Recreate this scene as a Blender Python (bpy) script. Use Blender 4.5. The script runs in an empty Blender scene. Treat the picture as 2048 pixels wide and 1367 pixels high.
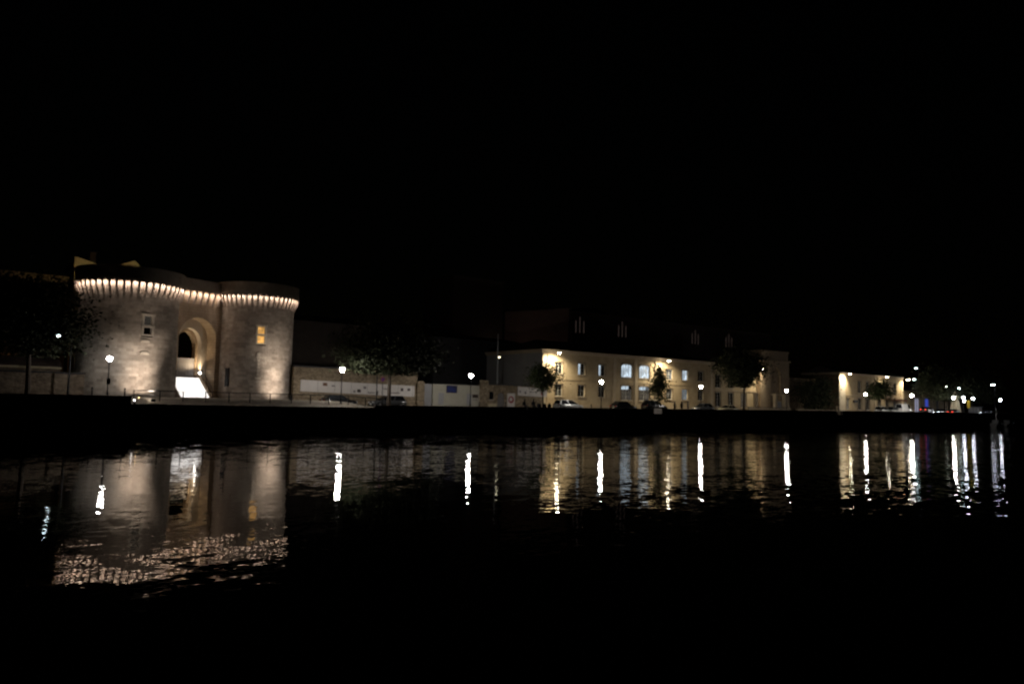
import bpy, math, random
from mathutils import Vector, Matrix
PI = math.pi
random.seed(7)
sc = bpy.context.scene
COL = sc.collection

# ------------------------------------------------------------------ camera
A_YAW, ROLL, F_PX, HZ = math.radians(37.35), math.radians(1.31), 1550.0, 804.6
PITCH = math.atan((HZ - 683.5) / F_PX)
yf = Vector((math.sin(A_YAW), math.cos(A_YAW), 0)); r0 = Vector((math.cos(A_YAW), -math.sin(A_YAW), 0)); u0 = Vector((0, 0, 1))
fw = yf * math.cos(PITCH) + u0 * math.sin(PITCH); u1 = u0 * math.cos(PITCH) - yf * math.sin(PITCH)
rr = r0 * math.cos(ROLL) + u1 * math.sin(ROLL); ur = u1 * math.cos(ROLL) - r0 * math.sin(ROLL)
cam = bpy.data.objects.new('camera', bpy.data.cameras.new('camera')); COL.objects.link(cam)
cam.matrix_world = Matrix(((rr.x, ur.x, -fw.x, 0), (rr.y, ur.y, -fw.y, 0), (rr.z, ur.z, -fw.z, 3.5), (0, 0, 0, 1)))
cam.data.sensor_width = 36; cam.data.lens = F_PX / 2048 * 36
cam.data.clip_start = 0.1; cam.data.clip_end = 6000
cam.data.dof.use_dof = True; cam.data.dof.focus_distance = 6.0; cam.data.dof.aperture_fstop = 1.8
sc.camera = cam
# ------------------------------------------------------------------ world, sun, exposure
w = bpy.data.worlds.new('World'); sc.world = w; w.use_nodes = True
nt = w.node_tree; bg = nt.nodes['Background']
sky = nt.nodes.new('ShaderNodeTexSky'); sky.sky_type = 'NISHITA'; sky.sun_disc = False
sky.sun_elevation = math.radians(2); sky.sun_rotation = math.radians(200)
nt.links.new(sky.outputs[0], bg.inputs[0]); bg.inputs[1].default_value = 0.00015
sun = bpy.data.objects.new('sun', bpy.data.lights.new('sun', 'SUN')); COL.objects.link(sun)
sun.data.energy = 0.0015; sun.data.angle = math.radians(0.5); sun.data.color = (1, .93, .85)
sun.rotation_euler = (math.radians(60), 0, math.radians(-20))
vs = sc.view_settings; vs.view_transform = 'Standard'; vs.look = 'None'; vs.gamma = 1; vs.exposure = 0; vs.use_curve_mapping = False
cy = sc.cycles
cy.use_denoising = True; cy.max_bounces = 6; cy.diffuse_bounces = 3; cy.glossy_bounces = 4
cy.caustics_reflective = False; cy.caustics_refractive = False; cy.sample_clamp_indirect = 6; cy.use_light_tree = True

# ------------------------------------------------------------------ helpers
class MB:
    def __init__(s): s.v = []; s.f = []
    def face(s, pts):
        n = len(s.v); s.v += [tuple(p) for p in pts]; s.f.append(tuple(range(n, n + len(pts)))); return s
    def box(s, x0, x1, y0, y1, z0, z1):
        n = len(s.v)
        s.v += [(x0,y0,z0),(x1,y0,z0),(x1,y1,z0),(x0,y1,z0),(x0,y0,z1),(x1,y0,z1),(x1,y1,z1),(x0,y1,z1)]
        s.f += [tuple(n+i for i in q) for q in ((0,3,2,1),(4,5,6,7),(0,1,5,4),(1,2,6,5),(2,3,7,6),(3,0,4,7))]
        return s
    def prism(s, poly, y0, y1):          # polygon in xz (counter-clockwise seen from -y), extruded along y
        n = len(s.v); k = len(poly)
        s.v += [(x, y0, z) for x, z in poly] + [(x, y1, z) for x, z in poly]
        s.f.append(tuple(range(n, n+k))); s.f.append(tuple(range(n+2*k-1, n+k-1, -1)))
        for i in range(k):
            j = (i+1) % k; s.f.append((n+j, n+i, n+k+i, n+k+j))
        return s
    def prism_x(s, poly, x0, x1):        # polygon in yz extruded along x
        n = len(s.v); k = len(poly)
        s.v += [(x0, y, z) for y, z in poly] + [(x1, y, z) for y, z in poly]
        s.f.append(tuple(range(n+k-1, n-1, -1))); s.f.append(tuple(range(n+k, n+2*k)))
        for i in range(k):
            j = (i+1) % k; s.f.append((n+i, n+j, n+k+j, n+k+i))
        return s
    def tube(s, pts, rad, k=8):
        pts = [Vector(p) for p in pts]; m = len(pts); n = len(s.v)
        if not isinstance(rad, (list, tuple)): rad = [rad]*m
        for i, p in enumerate(pts):
            d = (pts[min(i+1, m-1)] - pts[max(i-1, 0)]).normalized()
            a = d.cross(Vector((0, 0, 1)) if abs(d.z) < .9 else Vector((1, 0, 0))).normalized(); b = d.cross(a)
            for q in range(k):
                t = 2*PI*q/k; s.v.append(tuple(p + (a*math.cos(t) + b*math.sin(t))*rad[i]))
        for i in range(m-1):
            for q in range(k):
                q2 = (q+1) % k; s.f.append((n+i*k+q, n+i*k+q2, n+(i+1)*k+q2, n+(i+1)*k+q))
        s.f.append(tuple(n+q for q in range(k))[::-1]); s.f.append(tuple(n+(m-1)*k+q for q in range(k)))
        return s
    def lathe(s, prof, k=16, cx=0, cy_=0):
        n = len(s.v); m = len(prof)
        for r, z in prof:
            for q in range(k):
                t = 2*PI*q/k; s.v.append((cx+r*math.cos(t), cy_+r*math.sin(t), z))
        for i in range(m-1):
            for q in range(k):
                q2 = (q+1) % k; s.f.append((n+i*k+q, n+i*k+q2, n+(i+1)*k+q2, n+(i+1)*k+q))
        return s
    def mesh(s, name):
        me = bpy.data.meshes.new(name); me.from_pydata(s.v, [], s.f); me.update(); return me
    def build(s, name, mat, parent=None, smooth=False, loc=(0,0,0), rot=0):
        return put(name, s.mesh(name), mat, parent, smooth, loc, rot)

def put(name, me, mat, parent=None, smooth=False, loc=(0,0,0), rot=0):
    if mat and not me.materials: me.materials.append(mat)
    if smooth:
        for p in me.polygons: p.use_smooth = True
    o = bpy.data.objects.new(name, me); COL.objects.link(o)
    o.parent = parent; o.location = loc; o.rotation_euler = (0, 0, rot)
    return o
def tag(o, label, cat, group=None):
    o['label'] = label; o['category'] = cat
    if group: o['group'] = group
    return o
def thing(name, label, cat, loc=(0,0,0), rot=0, group=None):
    o = bpy.data.objects.new(name, None); COL.objects.link(o); o.location = loc; o.rotation_euler = (0, 0, rot)
    o.empty_display_size = .3
    return tag(o, label, cat, group)
def struct(o): o['kind'] = 'structure'; return o
def copy_tree(o, parent=None):
    c = o.copy(); COL.objects.link(c); c.parent = parent
    for ch in list(o.children): copy_tree(ch, c)
    return c
def light(kind, parent, loc, energy, color, aim=None, size=.1, spot=60, blend=.5):
    d = bpy.data.lights.new('lamp_light', kind); d.energy = energy; d.color = color
    if kind in ('SPOT', 'POINT'): d.shadow_soft_size = size
    if kind == 'SPOT': d.spot_size = math.radians(spot); d.spot_blend = blend
    o = bpy.data.objects.new('lamp_light', d); COL.objects.link(o); o.parent = parent; o.location = loc
    if aim is not None: o.rotation_euler = Vector(aim).to_track_quat('-Z', 'Y').to_euler()
    return o

# ------------------------------------------------------------------ materials
def mat(name, c, rough=.8, c2=None, scale=3.0, bump=0.0, bscale=None, metal=0, emit=None, es=0.0, spec=.3, brick=None, rubble=None, island=None, uneven=False):
    m = bpy.data.materials.new(name); m.use_nodes = True
    N = m.node_tree.nodes; L = m.node_tree.links; b = N['Principled BSDF']
    b.inputs['Base Color'].default_value = (*c, 1); b.inputs['Roughness'].default_value = rough; b.inputs['Metallic'].default_value = metal
    b.inputs['Specular IOR Level'].default_value = spec
    if emit and uneven:
        tcu = N.new('ShaderNodeTexCoord'); nu = N.new('ShaderNodeTexNoise'); nu.inputs['Scale'].default_value = 1.3; nu.inputs['Detail'].default_value = 3; L.new(tcu.outputs['Object'], nu.inputs['Vector'])
        ru = N.new('ShaderNodeMapRange'); ru.inputs['From Min'].default_value = .3; ru.inputs['From Max'].default_value = .7; ru.inputs['To Min'].default_value = es*.35; ru.inputs['To Max'].default_value = es*1.4
        L.new(nu.outputs['Fac'], ru.inputs['Value']); L.new(ru.outputs[0], b.inputs['Emission Strength']); b.inputs['Emission Color'].default_value = (*emit, 1)
    elif emit: b.inputs['Emission Color'].default_value = (*emit, 1); b.inputs['Emission Strength'].default_value = es
    tc = N.new('ShaderNodeTexCoord'); col = None; hgt = None
    if c2:
        n1 = N.new('ShaderNodeTexNoise'); n1.inputs['Scale'].default_value = scale; n1.inputs['Detail'].default_value = 6; n1.inputs['Roughness'].default_value = .65
        L.new(tc.outputs['Object'], n1.inputs['Vector'])
        n2 = N.new('ShaderNodeTexNoise'); n2.inputs['Scale'].default_value = scale*.14; n2.inputs['Detail'].default_value = 3
        L.new(tc.outputs['Object'], n2.inputs['Vector'])
        ad = N.new('ShaderNodeMath'); ad.operation = 'ADD'; L.new(n1.outputs['Fac'], ad.inputs[0]); L.new(n2.outputs['Fac'], ad.inputs[1])
        rp = N.new('ShaderNodeMapRange'); rp.inputs['From Min'].default_value = .72; rp.inputs['From Max'].default_value = 1.28
        L.new(ad.outputs[0], rp.inputs['Value'])
        mx = N.new('ShaderNodeMix'); mx.data_type = 'RGBA'; L.new(rp.outputs[0], mx.inputs['Factor'])
        mx.inputs[6].default_value = (*c, 1); mx.inputs[7].default_value = (*c2, 1); col = mx.outputs[2]
        hgt = n1.outputs['Fac']
    if brick or rubble:
        sx = N.new('ShaderNodeSeparateXYZ'); L.new(tc.outputs['Object'], sx.inputs[0])
        ad2 = N.new('ShaderNodeMath'); ad2.operation = 'ADD'; L.new(sx.outputs['X'], ad2.inputs[0]); L.new(sx.outputs['Y'], ad2.inputs[1])
        cb = N.new('ShaderNodeCombineXYZ'); L.new(ad2.outputs[0], cb.inputs['X']); L.new(sx.outputs['Z'], cb.inputs['Y'])
        if brick:
            bt = N.new('ShaderNodeTexBrick'); bt.inputs['Scale'].default_value = 1; bt.inputs['Brick Width'].default_value = brick[0]; bt.inputs['Row Height'].default_value = brick[1]
            bt.inputs['Mortar Size'].default_value = .02; bt.inputs['Color1'].default_value = (.8,.8,.8,1); bt.inputs['Color2'].default_value = (1,1,1,1); bt.inputs['Mortar'].default_value = (.55,.5,.45,1)
            L.new(cb.outputs[0], bt.inputs['Vector']); tcol = bt.outputs['Color']; hgt = bt.outputs['Fac']; sgn = -1
        else:
            vo = N.new('ShaderNodeTexVoronoi'); vo.inputs['Scale'].default_value = rubble; vo.inputs['Randomness'].default_value = .9
            mp = N.new('ShaderNodeMapping'); mp.inputs['Scale'].default_value = (1, 1.6, 1); L.new(cb.outputs[0], mp.inputs[0]); L.new(mp.outputs[0], vo.inputs['Vector'])
            cr = N.new('ShaderNodeMapRange'); cr.inputs['To Min'].default_value = .45; cr.inputs['To Max'].default_value = 1.15
            sp = N.new('ShaderNodeSeparateColor'); L.new(vo.outputs['Color'], sp.inputs[0]); L.new(sp.outputs[0], cr.inputs['Value'])
            cc = N.new('ShaderNodeCombineColor')
            for i in range(3): L.new(cr.outputs[0], cc.inputs[i])
            tcol = cc.outputs[0]; hgt = vo.outputs['Distance']; sgn = -1
        mu = N.new('ShaderNodeMix'); mu.data_type = 'RGBA'; mu.blend_type = 'MULTIPLY'; mu.inputs['Factor'].default_value = .8
        if col: L.new(col, mu.inputs[6])
        else: mu.inputs[6].default_value = (*c, 1)
        L.new(tcol, mu.inputs[7]); col = mu.outputs[2]
    if island:
        ge = N.new('ShaderNodeNewGeometry'); im = N.new('ShaderNodeMapRange'); im.inputs['To Min'].default_value = island[0]; im.inputs['To Max'].default_value = island[1]
        L.new(ge.outputs['Random Per Island'], im.inputs['Value']); ic = N.new('ShaderNodeMix'); ic.data_type = 'RGBA'; ic.blend_type = 'MULTIPLY'; ic.inputs['Factor'].default_value = 1
        L.new(col, ic.inputs[6]); cc2 = N.new('ShaderNodeCombineColor')
        for i in range(3): L.new(im.outputs[0], cc2.inputs[i])
        L.new(cc2.outputs[0], ic.inputs[7]); col = ic.outputs[2]
    if col: L.new(col, b.inputs['Base Color'])
    if bump and hgt:
        bp = N.new('ShaderNodeBump'); bp.inputs['Strength'].default_value = .7; bp.inputs['Distance'].default_value = bump*(-1 if (brick or rubble) else 1)
        L.new(hgt, bp.inputs['Height']); L.new(bp.outputs[0], b.inputs['Normal'])
    return m
M = {}
M['tower'] = mat('castle_limestone', (.28,.235,.195), .92, (.46,.405,.345), 1.6, .02, island=(.72,1.13))
M['corbel'] = mat('carved_limestone', (.36,.30,.25), .9, (.50,.43,.37), 4, .01)
M['gate'] = mat('ashlar_limestone', (.30,.225,.155), .92, (.46,.37,.27), 1.5, .02, brick=(.75,.34))
M['lime'] = mat('pale_limestone', (.52,.46,.38), .85, (.62,.56,.48), 3, .006)
M['step'] = mat('white_step_stone', (.62,.6,.56), .7, (.74,.72,.68), 3)
M['rubble'] = mat('rubble_stone', (.22,.17,.11), .95, (.40,.32,.22), 3, .05, rubble=3.2)
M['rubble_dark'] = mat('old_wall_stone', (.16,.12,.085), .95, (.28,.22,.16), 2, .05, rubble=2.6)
M['quay'] = mat('quay_stone', (.05,.042,.034), .9, (.10,.085,.07), 1.2, .03, brick=(1.1,.42))
M['facade'] = mat('cream_render', (.35,.265,.16), .9, (.55,.45,.31), .9, .006)
M['trim'] = mat('cream_stone_trim', (.45,.36,.25), .85, (.56,.47,.35), 3, .004)
M['surround'] = mat('dark_surround', (.20,.15,.10), .9, (.30,.235,.16), 3, .004)  # stone of the window surrounds, darker than the trim
M['white'] = mat('white_render', (.36,.34,.27), .85, (.46,.44,.37), 1.2, .004)
M['banner'] = mat('banner_vinyl', (.60,.56,.53), .5, (.74,.70,.67), .7)
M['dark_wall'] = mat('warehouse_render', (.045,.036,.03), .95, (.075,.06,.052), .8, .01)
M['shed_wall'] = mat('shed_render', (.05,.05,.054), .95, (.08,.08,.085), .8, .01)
M['blue_wall'] = mat('grey_render', (.28,.28,.29), .95, (.38,.38,.39), .7, .006)
M['house'] = mat('pale_gable_render', (.52,.44,.28), .9, (.60,.52,.36), 1)
M['roof'] = mat('roof_tile', (.035,.025,.022), .95, (.06,.045,.04), 6, .02)
M['slate'] = mat('slate', (.03,.03,.035), .9, (.05,.05,.055), 6, .01)
M['pave'] = mat('paving', (.11,.095,.075), .9, (.17,.15,.12), 2.2, .01)
M['asphalt'] = mat('asphalt', (.045,.043,.04), .85, (.06,.057,.053), 9, .01)
M['iron'] = mat('painted_iron', (.018,.019,.021), .45, metal=.3)
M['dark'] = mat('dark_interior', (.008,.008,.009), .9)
M['wood'] = mat('weathered_boards', (.16,.15,.15), .8, (.26,.25,.25), 5, .004)
M['navy'] = mat('navy_board', (.022,.024,.065), .5)
M['print'] = mat('dark_print', (.055,.04,.035), .6)
M['print2'] = mat('grey_print', (.22,.2,.2), .6)
M['red'] = mat('red_print', (.35,.05,.06), .5)
M['brown'] = mat('brown_print', (.13,.06,.03), .6)
M['yellow'] = mat('yellow_board', (.75,.5,.03), .5)
M['bluep'] = mat('blue_print', (.03,.06,.3), .5)
M['bark'] = mat('bark', (.075,.06,.045), .95, (.13,.105,.085), 8, .02)
M['leaf'] = mat('leaf', (.028,.035,.016), .8, (.042,.051,.024), 3)
M['leaf2'] = mat('young_leaf', (.03,.045,.014), .75, (.055,.07,.025), 3)
M['frame'] = mat('white_sash', (.58,.58,.55), .5)
M['glass'] = mat('dark_glass', (.012,.013,.015), .06, spec=.6)
M['shut'] = mat('blind_fabric', (.42,.44,.45), .8)
def lit(name, c, s): return mat(name, (.02,.02,.02), .4, emit=c, es=s, uneven='window' in name)
M['globe'] = lit('lamp_globe', (1.0,.93,.86), 240); M['globe_dim'] = lit('dim_lamp_globe', (1.0,.95,.9), 150); M['globe_strong'] = lit('strong_lamp_globe', (1.0,.93,.86), 450)  # globe strength set separately for single lamps
M['globe_far'] = lit('lamp_globe_far', (.90,.92,1.0), 40)
M['fix'] = lit('facade_lamp_lens', (1,.88,.64), 150)
M['led'] = lit('led_strip', (1,.81,.69), 250)
M['step_led'] = lit('step_light', (1,.95,.92), 3.6)
M['bulb'] = lit('bulb', (1,.95,.9), 22)
M['win_orange'] = lit('orange_window', (1,.52,.14), .95)
M['win_blue'] = lit('cool_window', (.72,.87,1.0), .85)
M['win_dim'] = lit('dim_cool_window', (.70,.86,1.0), .16)
M['win_low'] = lit('low_window', (1.0,.86,.70), .045)
M['uplight'] = lit('uplight_lens', (1,.85,.68), 25)
M['orange'] = lit('orange_lantern', (1,.45,.12), 45)
M['teal'] = lit('mast_lens', (.75,1,.98), 20)
M['head'] = lit('headlight_on', (.88,.93,1), 28)
M['tail'] = lit('taillight_on', (1,.06,.03), 4)
M['blue_lit'] = lit('blue_sign_light', (.10,.16,1), .35)
M['white_lit'] = lit('white_sign_light', (.75,.75,1), .35)
M['slit'] = lit('lit_slit', (1,.72,.62), .022)
M['tyre'] = mat('tyre_rubber', (.012,.012,.012), .9)
M['rim'] = mat('alloy_rim', (.35,.35,.36), .35, metal=.8)
def paint(n, c): return mat(n, c, .22, spec=.6)
M['p_black'] = paint('black_paint', (.008,.008,.009)); M['p_silver'] = mat('silver_paint', (.42,.43,.42), .3, metal=.4, spec=.5)
M['p_white'] = paint('white_paint', (.72,.72,.7)); M['p_grey'] = paint('grey_paint', (.06,.062,.065)); M['p_cream'] = paint('cream_paint', (.6,.55,.4))
M['tailoff'] = mat('tail_lens', (.25,.012,.01), .25); M['headoff'] = mat('head_lens', (.5,.5,.5), .15, spec=.6)
M['cloth'] = mat('dark_clothes', (.012,.012,.015), .9); M['cloth2'] = mat('grey_clothes', (.03,.03,.033), .9)
M['skin'] = mat('skin', (.35,.2,.14), .6); M['hair'] = mat('hair', (.015,.01,.008), .7)
M['hull'] = mat('dull_hull', (.05,.05,.048), .7)

# ------------------------------------------------------------------ ground, quay, water
def sm(t): t = max(0, min(1, t)); return t*t*(3-2*t)
def g(x, y): return 2.5 + .7*sm((y-85.1)/3.2)*sm((47-x)/7)
YE = 84.5
def sheet(name, xs, ys, m, dz=0):
    mb = MB(); nx = len(xs)
    for y in ys:
        for x in xs: mb.v.append((x, y, g(x, y)+dz))
    for j in range(len(ys)-1):
        for i in range(nx-1): mb.f.append((j*nx+i, j*nx+i+1, (j+1)*nx+i+1, (j+1)*nx+i))
    return struct(mb.build(name, m))
xs = [-3000, -300, -60] + list(range(-40, 60, 2)) + [80, 150, 300, 600, 3000]
sheet('ground', xs, [YE+.6]+[85.3+i*.3 for i in range(13)]+[90] + [93, 95, 97, 110, 150, 300, 3000], M['pave'])
sheet('road', [50, 60, 80, 150, 300, 600], [88.6, 95.4], M['asphalt'], .004)
q = MB().box(-3000, 3000, YE, YE+.6, -3, 2.2); struct(q.build('quay_wall', M['quay']))
cop = thing('quay_coping', 'long row of pale coping stones along the quay edge', 'coping')
del cop['category']; del cop['label']; struct(cop)
cmesh = MB().box(0, 1.78, -.06, .62, 0, .3).mesh('coping_stone')
for i in range(150):
    o = put('coping_stone', cmesh, M['quay'], cop, loc=(-30+i*1.8, YE, 2.205+random.uniform(0, .012)))
MB().box(-3000, -30, YE-.06, YE+.62, 2.205, 2.5).box(240, 3000, YE-.06, YE+.62, 2.205, 2.5).build('coping_run', M['quay'], cop)['kind'] = 'stuff'
# low parapets
t = thing('quay_parapet', 'dark low stone parapet on the quay edge beneath the left tree', 'parapet', (0, YE+.1, 2.5))
MB().box(-60, 17, 0, .42, .01, .66).build('wall', M['quay'], t); MB().box(-60, 17.08, -.05, .47, .66, .8).build('coping', M['quay'], t)
t = thing('quay_parapet', 'long dark parapet on the quay edge from the parked cars to the far right', 'parapet', (0, YE+.1, 2.5))
pts = [(44, .3), (60, .4), (95, .55), (150, .9), (235, 1.25)]
mb = MB(); mc = MB()
for (xa, ha), (xb, hb) in zip(pts[:-1], pts[1:]):
    mb.prism([(xa, .01), (xb, .01), (xb, hb-.1), (xa, ha-.1)], 0, .4); mc.prism([(xa, ha-.1), (xb, hb-.1), (xb, hb), (xa, ha)], -.04, .44)
mb.build('wall', M['quay'], t); mc.build('coping', M['quay'], t)

mw = bpy.data.materials.new('river_water'); mw.use_nodes = True
N = mw.node_tree.nodes; L = mw.node_tree.links; b = N['Principled BSDF']
b.inputs['Base Color'].default_value = (.003, .004, .004, 1); b.inputs['Roughness'].default_value = .015; b.inputs['IOR'].default_value = 1.33
tc = N.new('ShaderNodeTexCoord')
def slope(scale, amp, stretch, detail, rot=0.0):
    mp = N.new('ShaderNodeMapping'); mp.inputs['Scale'].default_value = stretch; mp.inputs['Rotation'].default_value = (0, 0, rot); L.new(tc.outputs['Object'], mp.inputs[0])
    n = N.new('ShaderNodeTexNoise'); n.inputs['Scale'].default_value = scale; n.inputs['Detail'].default_value = detail; n.inputs['Roughness'].default_value = .5
    L.new(mp.outputs[0], n.inputs['Vector'])
    s = N.new('ShaderNodeVectorMath'); s.operation = 'SUBTRACT'; L.new(n.outputs['Color'], s.inputs[0]); s.inputs[1].default_value = (.5, .5, .5)
    k = N.new('ShaderNodeVectorMath'); k.operation = 'MULTIPLY'; L.new(s.outputs[0], k.inputs[0]); k.inputs[1].default_value = (amp, amp, 0)
    return k.outputs[0]
def addv(a_, b_):
    k = N.new('ShaderNodeVectorMath'); k.operation = 'ADD'; L.new(a_, k.inputs[0])
    if isinstance(b_, tuple): k.inputs[1].default_value = b_
    else: L.new(b_, k.inputs[1])
    return k.outputs[0]
# calmer and rougher patches of the surface
pm = N.new('ShaderNodeTexNoise'); pm.inputs['Scale'].default_value = .07; pm.inputs['Detail'].default_value = 2; L.new(tc.outputs['Object'], pm.inputs['Vector'])
pr = N.new('ShaderNodeMapRange'); pr.inputs['From Min'].default_value = .35; pr.inputs['From Max'].default_value = .65; pr.inputs['To Min'].default_value = .55; pr.inputs['To Max'].default_value = 1.3
L.new(pm.outputs['Fac'], pr.inputs['Value'])
# the left reach lies sheltered behind the bank, the open reach to the right is rougher
sxw = N.new('ShaderNodeSeparateXYZ'); L.new(tc.outputs['Object'], sxw.inputs[0])
lee = N.new('ShaderNodeMapRange'); lee.interpolation_type = 'SMOOTHSTEP'; lee.inputs['From Min'].default_value = 2; lee.inputs['From Max'].default_value = 38; lee.inputs['To Min'].default_value = .55; lee.inputs['To Max'].default_value = 1.35
L.new(sxw.outputs['X'], lee.inputs['Value'])
pml = N.new('ShaderNodeMath'); pml.operation = 'MULTIPLY'; L.new(pr.outputs[0], pml.inputs[0]); L.new(lee.outputs[0], pml.inputs[1])
rip = addv(addv(slope(.45, .055, (1, 1, 1), 2, -.6), slope(2.6, .09, (.6, 1, 1), 1, A_YAW)), slope(9, .075, (.7, 1, 1), 1, A_YAW))
sc_ = N.new('ShaderNodeVectorMath'); sc_.operation = 'SCALE'; dt = N.new('ShaderNodeVectorMath'); dt.operation = 'DOT_PRODUCT'; L.new(rip, dt.inputs[0]); dt.inputs[1].default_value = (.53, .85, 0)
dv = N.new('ShaderNodeVectorMath'); dv.operation = 'SCALE'; dv.inputs[0].default_value = (.53, .85, 0); L.new(dt.outputs['Value'], dv.inputs['Scale'])
d1 = N.new('ShaderNodeVectorMath'); d1.operation = 'SCALE'; L.new(rip, d1.inputs[0]); d1.inputs['Scale'].default_value = .5
d2 = N.new('ShaderNodeVectorMath'); d2.operation = 'SCALE'; L.new(dv.outputs[0], d2.inputs[0]); d2.inputs['Scale'].default_value = .5
L.new(addv(d1.outputs[0], d2.outputs[0]), sc_.inputs[0]); L.new(pml.outputs[0], sc_.inputs['Scale'])
nv = N.new('ShaderNodeVectorMath'); nv.operation = 'NORMALIZE'; L.new(addv(sc_.outputs[0], (0, 0, 1)), nv.inputs[0])
L.new(nv.outputs[0], b.inputs['Normal'])
struct(MB().face([(-3000,-400,0),(3000,-400,0),(3000,YE,0),(-3000,YE,0)]).build('water', mw))

# ------------------------------------------------------------------ castle gatehouse
GROT = math.radians(19.54); GU = Vector((math.cos(GROT), math.sin(GROT), 0)); GV = Vector((-math.sin(GROT), math.cos(GROT), 0))
CORB = [(0,.1),(.08,.13),(.14,.3),(.14,.44),(.23,.5),(.30,.7),(.30,.84),(.40,.9),(.48,1.06),(.50,1.42),(0,1.42)]
def corbel_mesh(wd):
    mb = MB(); k = len(CORB); n = 0
    mb.v = [(-wd/2, -r, z) for r, z in CORB] + [(wd/2, -r, z) for r, z in CORB]
    mb.f = [tuple(range(k)), tuple(range(2*k-1, k-1, -1))] + [(i, i+k, (i+1) % k+k, (i+1) % k) for i in range(k)]
    return mb.mesh('corbel')
def arch_mesh(p, wd):
    mb = MB(); ra = (p-wd)/2; z0, z1 = 1.42, 1.80; rise = min(ra, .27)
    pts = [(-ra*math.cos(PI*i/8), z0+rise*math.sin(PI*i/8)) for i in range(9)]
    mb.prism([(-p/2, z0), (-ra, z0), (-ra, z1), (-p/2, z1)], -.54, -.40); mb.prism([(ra, z0), (p/2, z0), (p/2, z1), (ra, z1)], -.54, -.40)
    for a_, b_ in zip(pts[:-1], pts[1:]): mb.prism([a_, b_, (b_[0], z1), (a_[0], z1)], -.54, -.40)
    return mb.mesh('machicolation_arch')

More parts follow.
